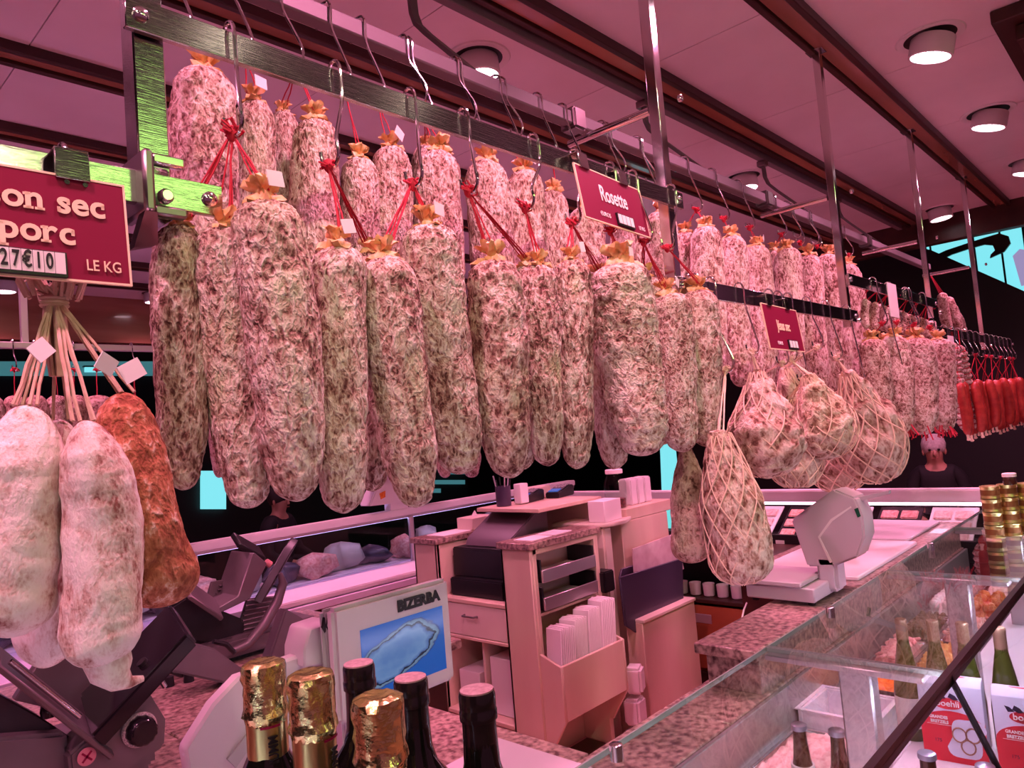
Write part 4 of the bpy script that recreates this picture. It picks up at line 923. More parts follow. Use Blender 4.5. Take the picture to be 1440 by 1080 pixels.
# ------------------------------------------------------------------ slicers
M['cast'] = mat('cast_aluminium', (.13, .105, .11), .38, .5, 8, (.16, .13, .135))
M['cast_dark'] = mat('dark_cast', (.03, .024, .026), .32, .5)
def plate(pts, Y, th, name, mt, par, bevel=.003, X=None):
    return MB().prism(ppoly(pts, Y) if X is None else ppoly(pts, X=X), (0, th, 0) if X is None else (th, 0, 0)).build(name, M[mt], par, bevel=bevel)
def slab(a, b, wv, th, name, mt, par, bevel=.003):
    """flat bar from a to b, width vector wv, thickness th"""
    a, b, wv = Vector(a), Vector(b), Vector(wv); n = (b-a).cross(wv).normalized()*th
    return MB().prism([a-wv/2, b-wv/2, b+wv/2, a+wv/2], n).build(name, M[mt], par, bevel=bevel)
t = thing('meat_slicer', 'grey meat slicer with black dial knob below the dry sausages', 'meat slicer', (.5, 1.9, .90))
MB().bb(.18, .66, 1.79, 2.12, .915, .985).build('base', M['cast'], t, bevel=.015)
plate([(96, 1062), (206, 966), (234, 1012), (232, 1050), (180, 1085), (100, 1098)], 1.765, .10, 'cheek_plate', 'cast', t, .006)
c = aY(196, 1026, 1.76)
MB().lathe([(.001, -.004), (.036, -.004), (.037, .002), (.034, .006)], 36, c, Matrix.Rotation(PI/2, 3, 'X')).build('dial_ring', mat('dial_ring', (.62, .55, .50), .4, 0, 400, (.2, .17, .16)), t)
MB().lathe([(.031, .004), (.031, .012), (.028, .030), (.024, .034), (.001, .034)], 36, c, Matrix.Rotation(PI/2, 3, 'X'), wob=lambda an, i: 1+.03*math.sin(12*an)).build('dial_knob', M['black_gloss'], t)
c = aY(122, 1064, 1.758)
st_ = MB().lathe([(.001, 0), (.018, 0), (.018, .001), (.001, .001)], 28, c, Matrix.Rotation(PI/2, 3, 'X')).build('warning_sticker', mat('sticker', (.55, .18, .22), .5), t)
MB().box(c+Vector((0, -.002, 0)), (.026, .001, .004), Matrix.Rotation(.8, 3, 'Y')).box(c+Vector((0, -.002, 0)), (.026, .001, .004), Matrix.Rotation(-.8, 3, 'Y')).build('cross', M['sign'], st_, smooth=False)
slab(aY(250, 868, 1.84), aY(118, 1006, 1.84), (.04, .20, .04), .04, 'blade_cover', 'black_gloss', t, .006)
plate([(60, 922), (196, 905), (205, 960), (150, 1015), (20, 985)], 1.97, .03, 'guard_plate', 'cast', t)
slab(aY(-10, 926, 1.80), aY(148, 1052, 1.80), (.02, .12, .02), .012, 'carriage_rail', 'cast', t)
MB().tube([aY(14, 930, 1.76), aY(112, 1008, 1.76)], .006, 10).build('slide_rod', M['chrome'], t)
plate([(-30, 960), (60, 1010), (130, 1058), (90, 1075), (-30, 1040)], 1.84, .08, 'carriage_tray', 'cast_dark', t)
plate([(-30, 1040), (95, 1030), (100, 1100), (-30, 1110)], 1.80, .20, 'motor_housing', 'cast', t, .008)
MB().tube([aY(198, 930, 1.80), aY(226, 956, 1.80)], .012, 12).build('handle_grip', M['black'], t)
MB().tube([aY(226, 956, 1.80), aY(232, 966, 1.80)], .006, 10).build('handle_stem', M['chrome'], t)
MB().lathe([(.014, -.012), (.016, 0), (.014, .012)], 16, aY(68, 1000, 1.83)).build('clamp_knob', M['black_gloss'], t)
t = thing('meat_slicer', 'grey meat slicer with ribbed curved carriage beside the side worktop end', 'meat slicer', (1.2, 2.45, .90))
MB().bb(.98, 1.50, 2.46, 2.86, .92, .985).build('base', M['cast'], t, bevel=.012)
plate([(232, 912), (242, 898), (302, 912), (352, 948), (350, 968), (300, 958), (228, 942)], 2.24, .09, 'front_housing', 'cast', t, .006)
plate([(378, 928), (402, 856), (448, 882), (440, 930), (400, 946)], 2.14, .05, 'side_housing', 'cast', t, .006)
plate([(355, 778), (358, 777), (376, 792), (352, 842), (306, 864), (302, 858), (335, 838)], 2.42, .16, 'carriage_fence', 'cast', t, .003)
slab(aY(258, 828, 2.42), aY(304, 860, 2.42), (.02, .10, .05), .015, 'push_plate', 'cast', t)
plate([(292, 838), (298, 818), (340, 812), (330, 838), (312, 856)], 2.56, .012, 'ribbed_plate', 'cast', t, .001)
pl2 = plate([(348, 842), (388, 838), (386, 868), (366, 892), (338, 902), (330, 898)], 2.52, .012, 'ribbed_plate', 'cast', t, .001)
for i in range(8): MB().tube([aY(337+i*1.4, 894-i*7, 2.515), aY(372+i*2, 884-i*6.4, 2.515)], .0035, 6).build('rib', M['cast'], pl2)
for i in range(5): MB().tube([aY(300+i*2, 846-i*5.5, 2.555), aY(324+i*3, 842-i*5.4, 2.555)], .0035, 6).build('rib', M['cast'], t)
ar = [aY(x, y, 2.44) for x, y in ((326, 916), (348, 906), (372, 878), (390, 846), (398, 820), (394, 806))]
MB().tube(ar, [.012, .016, .018, .018, .016, .008], 10).build('curved_guard', M['cast'], t)
slab(aY(405, 762, 2.48), aY(362, 836, 2.48), (.05, .03, .03), .03, 'black_arm', 'black', t)
slab(aY(328, 762, 2.50), aY(364, 782, 2.50), (.0, .05, .04), .02, 'black_arm', 'black', t)
MB().tube([aY(374, 790, 2.44), aY(380, 794, 2.44)], .012, 10).build('red_knob', mat('knob_pink', (.6, .25, .25), .4), t)
plate([(236, 855), (262, 838), (345, 872), (345, 905), (300, 910), (236, 895)], 2.50, .10, 'blade_motor', 'black', t, .01)
MB().tube([aY(300, 902, 2.38), aY(318, 906, 2.38), (aY(330, 918, 2.38))], .008, 8).build('lever', M['black'], t)
for px in (238, 282, 345): P = aZ(px, 965, .90); MB().lathe([(.016, -.0), (.014, .03)], 12, (P.x, max(P.y, 2.42), .90)).build('foot', M['rubber'], t)
# the granite bench the slicers stand on
t = thing('slicer_bench', 'granite topped bench under the two slicers', 'bench', (.7, 2.4, 0))
for a, b in ((-.9, -.1), (-.1, .78), (.78, 1.75)): MB().bb(a+.001, b-.001, 1.955, 2.98, .868, .90).build('granite_slab', M['granite'], t, bevel=.004)
MB().bb(-.9, .78, 1.72, 1.953, .868, .90).build('granite_slab', M['granite'], t, bevel=.004)
MB().bb(-.85, 1.70, 2.0, 2.95, 0, .868).build('carcass', M['wood_dark'], t)
MB().bb(-.85, .72, 1.76, 2.0, 0, .868).build('carcass', M['wood_dark'], t)

# ------------------------------------------------------------------ cash desk
X0, Y0 = 2.375, 2.176
t = thing('cash_desk', 'pale birch cash desk with drawer and open compartments', 'cash desk', (2.6, 2.5, 0))
def bb(x0, x1, y0, y1, z0, z1, nm, mt, par=None, bv=.003): return MB().bb(x0, x1, y0, y1, z0, z1).build(nm, M[mt], par or t, bevel=bv)
bb(X0, X0+.02, Y0, Y0+.175, .10, 1.085, 'end_panel', 'birch'); bb(X0, 2.87, Y0+.16, Y0+.175, .10, 1.085, 'side_panel', 'birch')
bb(X0+.02, 2.42, Y0, Y0+.02, .10, 1.085, 'stile', 'birch'); bb(2.84, 2.87, Y0, Y0+.16, .10, 1.085, 'stile', 'birch')
bb(X0+.02, 2.84, Y0, Y0+.16, 1.06, 1.085, 'top_board', 'birch'); bb(X0+.02, 2.84, Y0+.005, Y0+.16, .79, .805, 'shelf', 'birch')
bb(X0-.012, 2.885, Y0-.012, Y0+.19, 1.085, 1.115, 'granite_top', 'granite')
bb(X0, X0+.02, 2.79, 2.965, .10, 1.085, 'end_panel', 'birch'); bb(X0, 2.87, 2.79, 2.805, .10, 1.085, 'side_panel', 'birch'); bb(X0, 2.87, 2.95, 2.965, .10, 1.085, 'side_panel', 'birch')
bb(X0-.012, 2.885, 2.775, 2.98, 1.085, 1.112, 'granite_top', 'granite')
bb(X0, 2.87, Y0+.175, 2.79, .815, .835, 'worktop', 'birch')
dr = bb(X0+.004, X0+.022, Y0+.18, 2.785, .665, .812, 'drawer', 'cream')
MB().tube([(X0+.004, 2.54, .762), (X0-.018, 2.545, .762), (X0-.018, 2.62, .762), (X0+.004, 2.625, .762)], .005, 8).build('handle', M['dark_steel'], dr)
bb(X0, 2.87, Y0+.175, 2.79, .648, .663, 'divider', 'birch'); bb(X0, 2.87, Y0+.175, 2.79, .285, .305, 'shelf', 'birch'); bb(X0+.1, 2.87, Y0+.175, 2.79, .10, .115, 'shelf', 'birch')
bb(2.855, 2.87, Y0+.175, 2.79, .10, .82, 'back_panel', 'birch'); bb(X0+.05, X0+.5, 2.56, 2.575, .305, .648, 'divider', 'cream')
for y in (Y0+.01, 2.80): bb(X0+.03, 2.84, y, y+.14, 0, .10, 'plinth', 'wood_dark')
# pocket for white trays on the customer side
bb(2.40, 2.84, Y0-.115, Y0-.10, .37, .60, 'pocket_front', 'birch'); MB().prism([(2.385, Y0-.115, .60), (2.385, Y0, .64), (2.385, Y0, .22), (2.385, Y0-.02, .22), (2.385, Y0-.115, .37)], (.015, 0, 0)).build('pocket_side', M['birch'], t, bevel=.002)
MB().prism([(2.84, Y0-.115, .60), (2.84, Y0, .64), (2.84, Y0, .22), (2.84, Y0-.02, .22), (2.84, Y0-.115, .37)], (.015, 0, 0)).build('pocket_side', M['birch'], t, bevel=.002)
bb(2.40, 2.84, Y0-.10, Y0, .37, .382, 'pocket_floor', 'birch')
# white trays in the pocket
trm = MB(); 
def foam(x, hh):
    o = thing('foam_tray_stack', 'stack of thin white foam trays standing in the desk pocket', 'trays', (x, Y0-.05, .384), 'foam tray stacks in the desk pocket', (0, R(4), R(rnd.uniform(-6, 6))))
    for i in range(8):
        MB().bb(.012*i, .012*i+.009, -.045, .045, 0, hh+.004*(i % 3)).build('tray', M['paper'], o, world=False, bevel=.003)
for x, hh in ((2.405, .36), (2.505, .375), (2.605, .395), (2.705, .415)): foam(x, hh)
for i, (y, z, h_) in enumerate(((2.40, .306, .26), (2.62, .306, .17), (2.45, .116, .13))):
    tag(MB().bb(X0+.06, X0+.32, y, y+.14, z, z+h_).build('paper_pack', M['paper'], bevel=.004), ('tall white paper pack under the desk drawer', 'short white paper pack beside the divider under the drawer', 'white paper pack on the lowest desk shelf')[i], 'pack')
# black paper trays in the end column
for i, z in enumerate((.935, .815)):
    o = thing('letter_tray', ('black letter tray holding clear bags in the desk column', 'black letter tray holding papers under the one with clear bags')[i], 'letter tray', (2.62, Y0+.07, z))
    MB().bb(2.43, 2.82, Y0-.01, Y0+.15, z, z+.008).build('floor_panel', M['black'], o, bevel=.001); MB().bb(2.43, 2.82, Y0-.018, Y0-.008, z, z+.055).build('front_lip', M['alu'], o, bevel=.002)
    for x in (2.43, 2.812): MB().bb(x, x+.008, Y0-.008, Y0+.15, z, z+.10).build('side_wall', M['black'], o, bevel=.001)
    MB().bb(2.46, 2.78, Y0, Y0+.13, z+.009, z+.03).build('paper_sheets', M['paper'], o, bevel=.003)
o = tag(MB().bb(2.86, 2.94, Y0-.03, Y0+.05, .80, .90).build('label_printer', M['black'], bevel=.006), 'small black box beside the letter trays', 'box')
for i, (x, y) in enumerate(((2.50, 2.19), (2.66, 2.2))):
    tag(MB().box((x, y+.07, 1.1165), (.14, .11, .003), Matrix.Rotation(.1*i, 3, 'Z')).build('leaflet', M['paper'], smooth=False), 'white leaflet lying on the end column of the cash desk', 'paper', 'leaflets on the end column')
tag(MB().box((2.55, 2.88, 1.1136), (.20, .13, .003)).build('leaflet', M['paper'], smooth=False), 'white sheet lying on the far granite end of the cash desk', 'paper')
# till
t2 = thing('cash_register', 'black cash register and printer in the desk recess', 'cash register', (2.6, 2.55, .835))
for b in ((2.42, 2.80, 2.40, 2.76, .836, .92), (2.46, 2.80, 2.38, 2.77, .921, 1.06), ): MB().bb(*b).build('housing', M['black'], t2, bevel=.006)
MB().prism([(2.50, 2.42, 1.061), (2.80, 2.42, 1.061), (2.80, 2.42, 1.20), (2.70, 2.42, 1.20), (2.52, 2.42, 1.10)], (0, .30, 0)).build('screen_hood', mat('till_grey', (.10, .075, .09), .4), t2, bevel=.005)
# upper shelf with card terminals
t2 = thing('upper_shelf', 'birch shelf bridging the cash desk above the till', 'shelf', (2.9, 2.5, 1.2))
MB().bb(2.60, 3.10, 2.30, 2.72, 1.215, 1.235).build('board', M['birch'], t2, bevel=.003); MB().bb(3.08, 3.10, 2.30, 2.72, 0, 1.214).build('panel', M['cream'], t2, bevel=.003); MB().bb(2.90, 3.079, 2.68, 2.70, .9, 1.214).build('back_board', M['wood'], t2, bevel=.002)
def terminal(x, y, label, rz):
    o = thing('card_terminal', label, 'card terminal', (x, y, 1.236), None, (0, 0, rz))
    MB().prism([(-.09, -.04, 0), (.09, -.04, 0), (.09, -.04, .055), (.04, -.04, .06), (-.09, -.04, .03)], (0, .08, 0)).build('body', M['black'], o, world=False, bevel=.005)
    MB().box((-.055, 0, .040), (.045, .055, .004), Matrix.Rotation(-.2, 3, 'Y')).build('screen', mat('terminal_blue', (.02, .05, .2), .2, emis=(.05, .2, .7), es=.5), o, world=False, smooth=False)
    m = MB()
    for i in range(3):
        for j in range(4): m.box((-.005+.02*j, -.022+.022*i, .052+.003*j), (.012, .014, .006))
    m.build('keypad', M['grey'], o, world=False)
P = aZ(745, 705, 1.236); terminal(P.x, P.y, 'black card terminal with lit blue screen on the upper shelf', R(10))
P = aZ(778, 700, 1.236); terminal(P.x+.06, P.y, 'black card terminal with dark wedge body on the upper shelf', R(10))
tag(MB().bb(2.86, 3.07, 2.615, 2.70, 1.2355, 1.30).build('receipt_box', M['cream'], bevel=.004), 'flat cream box behind the card terminals', 'box')
o = thing('tissue_box', 'cream tissue box on the granite end of the cash desk', 'tissue box', (2.72, 2.87, 1.113))
MB().bb(2.64, 2.80, 2.80, 2.92, 1.113, 1.175).build('carton', M['cream'], o, bevel=.003); MB().lathe([(.016, 0), (.010, .014), (.002, .03)], 8, (2.72, 2.86, 1.175), wob=lambda a, i: 1+.4*math.sin(3*a)).build('tissue', M['paper'], o)
o = thing('pen_cup', 'dark cup of pens and scissors on the upper shelf', 'pen cup', (2.68, 2.60, 1.236))
MB().lathe([(.034, 0), (.038, .003), (.040, .10), (.036, .10), (.034, .01)], 20, (2.68, 2.60, 1.236)).build('cup', M['purple'], o)
for i in range(6): a = i*1.05; MB().tube([(2.68+.02*math.cos(a), 2.60+.02*math.sin(a), 1.25), (2.68+.045*math.cos(a), 2.60+.045*math.sin(a), 1.37+.01*(i % 3))], .004, 6).build('pen', M['black' if i % 2 else 'grey'], o)
tag(MB().box((2.76, 2.55, 1.29), (.06, .05, .10)).build('card_holder', M['white'], bevel=.004), 'white card holder beside the pen cup', 'holder')
# right part: round shelf, boxes, jar, pocket with cards
t2 = thing('tall_cabinet', 'tall pale birch cabinet with rounded shelf beside the cash desk', 'cabinet', (3.2, 2.3, 0))
MB().bb(3.105, 3.55, Y0+.02, 2.72, 0, 1.10).build('body', M['birch'], t2, bevel=.004)
MB().prism([(2.89, Y0+.16, 1.10), (2.91, Y0+.04, 1.10), (2.98, Y0-.02, 1.10), (3.08, Y0-.03, 1.10), (3.2, Y0+.02, 1.10), (3.2, Y0+.3, 1.10), (2.89, Y0+.3, 1.10)], (0, 0, .02)).build('round_shelf', M['cream'], t2, bevel=.003)
MB().bb(3.16, 3.60, Y0+.02, 2.72, 1.101, 1.16).build('step', M['birch'], t2, bevel=.003); MB().bb(2.95, 3.02, Y0+.02, Y0+.1, .25, 1.10).build('bracket', M['cream'], t2, bevel=.01)
for i, (x, y) in enumerate(((2.95, 2.18), (3.035, 2.19))):
    tag(MB().bb(x, x+.075, y, y+.10, 1.121, 1.225).build('carton', M['paper'], bevel=.002), ('white carton on the rounded shelf edge by the cash desk', 'white carton next to the plastic jar on the rounded shelf')[i], 'box')
o = thing('plastic_jar', 'clear plastic jar with lid beside the white cartons', 'jar', (3.20, 2.28, 1.161))
MB().lathe([(.055, 0), (.060, .006), (.060, .13), (.042, .17), (.040, .18)], 24, (3.20, 2.28, 1.161)).build('jar_body', M['glass'], o); MB().lathe([(.044, .18), (.046, .182), (.046, .20), (.042, .203), (.001, .203)], 24, (3.20, 2.28, 1.161)).build('lid', M['paper'], o)
MB().lathe([(.050, .004), (.052, .05), (.001, .055)], 20, (3.20, 2.28, 1.161)).build('sweets', mat('sweets', (.25, .05, .05), .3, 0, 90, (.05, .02, .02)), o)
for i in range(3): tag(MB().bb(3.30+.07*i, 3.36+.07*i, 2.25, 2.33, 1.1605, 1.30).build('cup_stack', M['white'], bevel=.006), 'white plastic pack standing behind the plastic jar', 'pack', 'white packs on the tall cabinet')
o = thing('document_pocket', 'dark purple wall pocket holding cards on the tall cabinet', 'holder', (3.3, Y0, .55))
MB().prism(ppoly([(872, 812), (960, 785), (962, 858), (895, 890), (880, 880)], Y0-.05), (0, .012, 0)).build('front_panel', M['purple'], o, bevel=.003); MB().prism(ppoly([(872, 812), (875, 800), (955, 775), (962, 858), (895, 885), (880, 880)], Y0), (0, .012, 0)).build('back_panel', M['purple'], o, bevel=.003)
MB().prism([aY(872, 812, Y0-.05), aY(880, 880, Y0-.05), aY(880, 880, Y0), aY(872, 812, Y0)], (.008, 0, 0)).build('side', M['purple'], o)
tag(MB().prism(ppoly([(890, 772), (950, 750), (962, 800), (894, 835)], Y0-.025), (0, .006, 0)).build('card_sheet', mat('card_print', (.62, .46, .46), .6, 0, 14, (.76, .64, .62)), smooth=False), 'patterned cardboard sheets stuck in the purple pocket', 'card')
o = thing('wooden_bin', 'pale wooden bin panel under the purple pocket', 'bin', (3.3, Y0-.06, 0))
MB().bb(3.05, 3.56, Y0-.09, Y0+.01, .02, .62).build('panel', M['birch'], o, bevel=.004); MB().bb(3.05, 3.56, Y0-.10, Y0+.015, .62, .635).build('rim', M['cream'], o, bevel=.002)
for i in range(3): tag(MB().box((2.92+.02*i, Y0-.08, .10+.14*i), (.10, .08, .12), Matrix.Rotation(.2*i, 3, 'Z')).build('paper_bundle', M['paper'], bevel=.012), 'crumpled white paper bundle between the tray pocket and wooden bin', 'paper', 'paper bundles by the bin')

# ------------------------------------------------------------------ far counter along the stall
FY = 4.0
t = thing('far_counter', 'long far glass counter with white top rail and purple lit interior', 'display case', (2, FY, 0))
MB().bb(-2.0, 5.0, FY-.025, FY+.055, 1.105, 1.15).build('top_rail', M['white'], t, bevel=.006)
MB().bb(-2.0, 5.0, FY-.010, FY+.02, 1.085, 1.105).build('rail_lip', M['alu'], t, bevel=.003)
for a in range(7): MB().bb(-2+a, -1.004+a, FY, FY+.006, .80, 1.085).build('glass_pane', M['glass_g'], t, smooth=False)
for x in (.2, 1.7, 3.18, 4.6): MB().tube([(x, FY-.02, .78), (x, FY-.02, 1.10)], .020, 12).build('post', M['alu'], t)
MB().bb(-2.0, 5.0, FY-.45, FY+.5, .74, .78).build('worktop', mat('lilac_deck', (.72, .62, .78), .35), t, bevel=.004); MB().bb(-2.0, 5.0, FY-.38, FY+.48, 0, .74).build('carcass', M['wood_dark'], t)
MB().tube([(-1.9, FY+.12, 1.08), (4.9, FY+.12, 1.08)], .012, 8).build('assumed_light_tube', mat('purple_tube', (.7, .6, .9), .3, emis=(.62, .42, 1), es=10), t)  # assumed tube, added for the purple lit interior
rn = random.Random(3)
for i in range(16):
    x = .9+.24*i+rn.uniform(-.04, .04); c = Vector((x, FY+.28+rn.uniform(-.05, .05), .78)); k_ = i % 3
    mm = MB().lathe([(.05, 0), (.085, .015), (.11, .05), (.09, .09+.03*k_), (.06, .11+.03*k_), (.005, .13+.03*k_)], 22, c, wob=lambda an, j: 1+.35*math.sin(2*an+j*.5+i)+.1*math.sin(5*an+i*j))
    for p in mm.v: p += Vector((noise.noise(p*14), noise.noise(p*14+Vector((7, 0, 0))), .6*noise.noise(p*12)))*.035; p.z = max(p.z, .781)
    o = tag(mm.build('wrapped_meat', M[('purple', 'ham', 'grey')[k_]], ang=70), ('dark wrapped joint', 'pink meat joint', 'pale wrapped parcel')[k_]+' displayed behind the far counter glass', 'meat', ('dark', 'pink', 'pale')[k_]+' pieces in the far counter')
o = thing('cutting_board', 'long pale cutting board on the far counter', 'cutting board', (2.6, FY-.3, .78))
MB().bb(1.95, 3.1, FY-.44, FY-.12, .785, .815).build('board', mat('board_lilac', (.82, .74, .78), .5), o, bevel=.006)
tag(MB().lathe([(.001, 0), (.07, .004), (.075, .014), (.03, .02), (.001, .021)], 20, aZ(418, 808, .80), wob=lambda an, j: 1+.15*math.sin(3*an)).build('meat_slice', M['tomato'], ang=80), 'bright red orange slice lying at the end of the far counter', 'meat')
# white till on the far counter rail and its orange detail
o = thing('counter_scale', 'white angled scale head above the far counter rail', 'scale', aY(560, 690, 3.95)); pz = aY(560, 690, 3.95)
MB().prism(ppoly([(540, 668), (562, 662), (572, 706), (520, 712), (525, 698)], 3.95), (0, .12, 0)).build('head', M['white'], o, bevel=.008)
MB().prism(ppoly([(553, 676), (563, 675), (564, 683), (554, 684)], 3.945), (0, .004, 0)).build('yellow_label', mat('yellow_label', (.55, .30, .01), .5), o, smooth=False)
MB().prism(ppoly([(534, 694), (542, 690), (542, 699), (536, 702)], 3.945), (0, .004, 0)).build('orange_label', M['carrot'], o, smooth=False)
MB().bb(pz.x-.05, pz.x+.1, 3.98, 4.05, 1.149, pz.z).build('foot', M['white'], o, bevel=.004)

# ------------------------------------------------------------------ end counter across the stall
EX = 4.06
t = thing('end_counter', 'end glass counter with bright white rail across the stall', 'display case', (EX, 1.8, 0))
MB().bb(EX, EX+.08, -.2, 3.5, 1.085, 1.15).build('top_rail', M['white'], t, bevel=.006)
MB().bb(EX+.02, EX+.026, -.2, 3.5, .90, 1.085).build('glass_pane', M['glass'], t, smooth=False)
MB().bb(EX+.0, EX+.03, -.2, 3.5, .80, .90).build('lower_rail', M['black'], t, bevel=.003)
MB().bb(EX+.0, EX+.7, -.2, 3.5, .70, .80).build('deck', M['black'], t); MB().bb(EX+.05, EX+.7, -.2, 3.5, 0, .70).build('carcass', M['wood_dark'], t)
MB().tube([(EX+.10, -.1, 1.07), (EX+.10, 3.4, 1.07)], .012, 8).build('assumed_light_tube', mat('pink_tube', (.9, .7, .8), .3, emis=(1, .5, .75), es=7), t)  # assumed tube under the rail, added to light the trays
for i in range(9):
    y = -.05+.26*i; f = ('pinksalad', 'ham', 'purple', 'shrimp')[i % 4]
    o = thing('meat_tray', 'tilted tray of cold cuts behind the end counter glass', 'tray', (EX+.2, y, .80), 'tilted trays in the end counter')
    MB().prism([(EX+.10, y-.11, .83), (EX+.40, y-.11, 1.00), (EX+.40, y-.11, 1.01), (EX+.10, y-.11, .84)], (0, .22, 0)).build('tray_plate', M['black' if i % 2 else 'white'], o, bevel=.002)
    for j in range(3):
        for k in range(2): MB().box((EX+.17+.08*j, y-.05+.10*k, .885+.046*j), (.07, .085, .012), Matrix.Rotation(-.52, 3, 'Y')).build('cold_cut', M[f], o, bevel=.005)
for i in range(9): tag(MB().bb(EX-.004, EX-.001, .45+.22*i, .50+.22*i, .82, .87).build('price_ticket', M['paper'], smooth=False), 'white ticket stuck on the black lower rail of end counter', 'ticket', 'tickets on the end counter rail')
# orange wood cabinet with cups facing the staff
t = thing('rear_cabinet', 'orange brown wooden cabinet with recessed handles below the cups', 'cabinet', (3.8, 2.1, 0))
M['orange_wood'] = mat('orange_wood', (.32, .085, .03), .35, 0, 4, (.42, .13, .05), coat=.3, stretch=(1, .2, 1))
MB().bb(3.72, EX, 1.40, 3.2, .02, .57).build('carcass', M['orange_wood'], t, bevel=.004)
for i in range(4):
    y = 1.42+.45*i; d = MB().bb(3.70, 3.72, y+.004, y+.446, .20, .565).build('door', M['orange_wood'], t, bevel=.012)
    MB().bb(3.694, 3.70, y+.20, y+.34, .46, .51).build('handle', M['alu'], d, bevel=.002)
MB().bb(3.70, 3.72, 1.40, 3.2, .06, .19).build('kick_drawer', M['wood_dark'], t, bevel=.003)
MB().bb(3.70, EX, 1.40, 3.2, .571, .59).build('shelf', M['wood_dark'], t, bevel=.002); MB().bb(3.72, EX, 1.40, 3.2, .82, .85).build('top', M['wood_dark'], t, bevel=.002); MB().bb(EX-.02, EX-.005, 1.40, 3.2, .59, .82).build('back', M['black'], t)
cp = MB().lathe([(.024, 0), (.030, .004), (.034, .07), (.031, .07), (.026, .008), (.001, .008)], 18).mesh('cup', ang=40)
for i in range(10): o = ob('white_cup', cp, M['white'], None, (3.79, 1.78+.085*i, .5905)); tag(o, 'white cup standing in the row on the cabinet shelf', 'cup', 'cups on the cabinet shelf')

# ------------------------------------------------------------------ far hanging rail with sausages on the other side
t = thing('far_hanging_rail', 'grey hanging rail above the far counter', 'rail', (0, 3.9, 2.19))
MB().bb(-1.5, 4.6, 3.885, 3.92, 2.17, 2.20).build('square_tube', M['alu'], t, bevel=.003)
for x in (-.9, .95, 2.8, 4.5): MB().bb(x-.015, x+.015, 3.90, 3.925, 2.20, ZC-.02).build('drop_rod', M['alu'], t, bevel=.002)
ri = 0
for px, w_ in ((-12, 30), (20, 28), (50, 30), (78, 28), (105, 30), (136, 40), (188, 24), (300, 22), (318, 20), (506, 30), (545, 30), (618, 26), (655, 30)):
    T = aY(px, 556, 3.85); T.z = min(max(T.z, 1.7), 1.98); kp = Vector((T.x, 3.88, T.z+.06))
    a = (px, 556+ (8 if px > 150 else 0)); 
    sausage(a, (px+8, 690 if px < 290 else 672), w_, 3.85, 'far%d' % (ri % 2), M['brown_jesus' if ri % 3 else 'far_ros'], 'dark rosy salami hanging from the far rail', 'salami', 'salamis on the far rail', 'far_salami', aY(px, 520, 3.88), nst=2, tuft=False)
    K_ = aY(px, 520, 3.88); hook(K_.x, 3.90, 2.20, K_, 'steel S hook on the far hanging rail', 'S hooks on the far rail'); ri += 1

# ------------------------------------------------------------------ neighbouring stalls and hall beyond
M['cyan'] = mat('cyan_panel', (.1, .3, .35), .4, emis=(.22, .78, .86), es=1.0)
M['cyan_dim'] = mat('cyan_dim', (.05, .12, .14), .4, emis=(.12, .45, .52), es=.35)
XS = 8.0
t = thing('lit_shop_sign', 'tall cyan backlit sign panels with dark brown swash', 'sign', (XS, 1.4, 2.4))
pans = [((1296, 345), (1340, 330), (1340, 362), (1300, 362)), ]
ys = [2.6, 2.1, 1.72, 1.36, 1.15, .98]
for a, b in zip(ys[:-1], ys[1:]): MB().bb(XS, XS+.05, b+.008, a-.008, 2.2, 3.9).build('light_panel', M['cyan'], t, smooth=False)
for y in ys[1:-1]: MB().bb(XS-.01, XS+.05, y-.008, y+.008, 2.2, 3.9).build('mullion', M['black'], t, smooth=False)
sw = [(1300, 366), (1330, 352), (1360, 342), (1385, 334), (1405, 328), (1418, 332), (1421, 342), (1412, 354), (1392, 363), (1393, 358), (1399, 352), (1396, 345), (1384, 344), (1362, 350), (1338, 358), (1310, 372)]
MB().prism(ppoly(sw, X=XS-.05), (.03, 0, 0)).build('swash', M['wood_dark'], t, smooth=False)
t = thing('neighbour_canopy', 'black sloping canopy of the neighbouring stall below the cyan sign', 'canopy', (7.6, 1.5, 2))
P1, P2 = aX(1310, 352, 7.6), aX(1446, 412, 7.6)
MB().prism([P1+Vector((0, 1.6, .9)), P1, P2, P2+Vector((0, -.6, -.3)), Vector((7.6, .2, 0)), Vector((7.6, 4.5, 0)), Vector((7.6, 4.5, P1.z+.5))], (.06, 0, 0)).build('roof_board', M['hall'], t, smooth=False)
t = thing('dark_banner', 'black curved fascia in front of the cyan sign', 'fascia', (7.3, 1.6, 3))
crv = [(1300, 342), (1320, 340), (1345, 334), (1375, 322), (1400, 308), (1424, 292), (1440, 280), (1440, 240), (1290, 250), (1285, 340)]
MB().prism(ppoly(crv, X=7.3), (.04, 0, 0)).build('board', M['wood_dark'], t, smooth=False)
tag(MB().prism(ppoly([(1424, 360), (1434, 350), (1446, 352), (1446, 400), (1436, 402)], X=7.9), (.03, 0, 0)).build('lilac_panel', mat('lilac_panel', (.2, .18, .3), .4, emis=(.5, .42, .75), es=.6), smooth=False), 'pale lilac lit panel beside the cyan sign', 'sign')
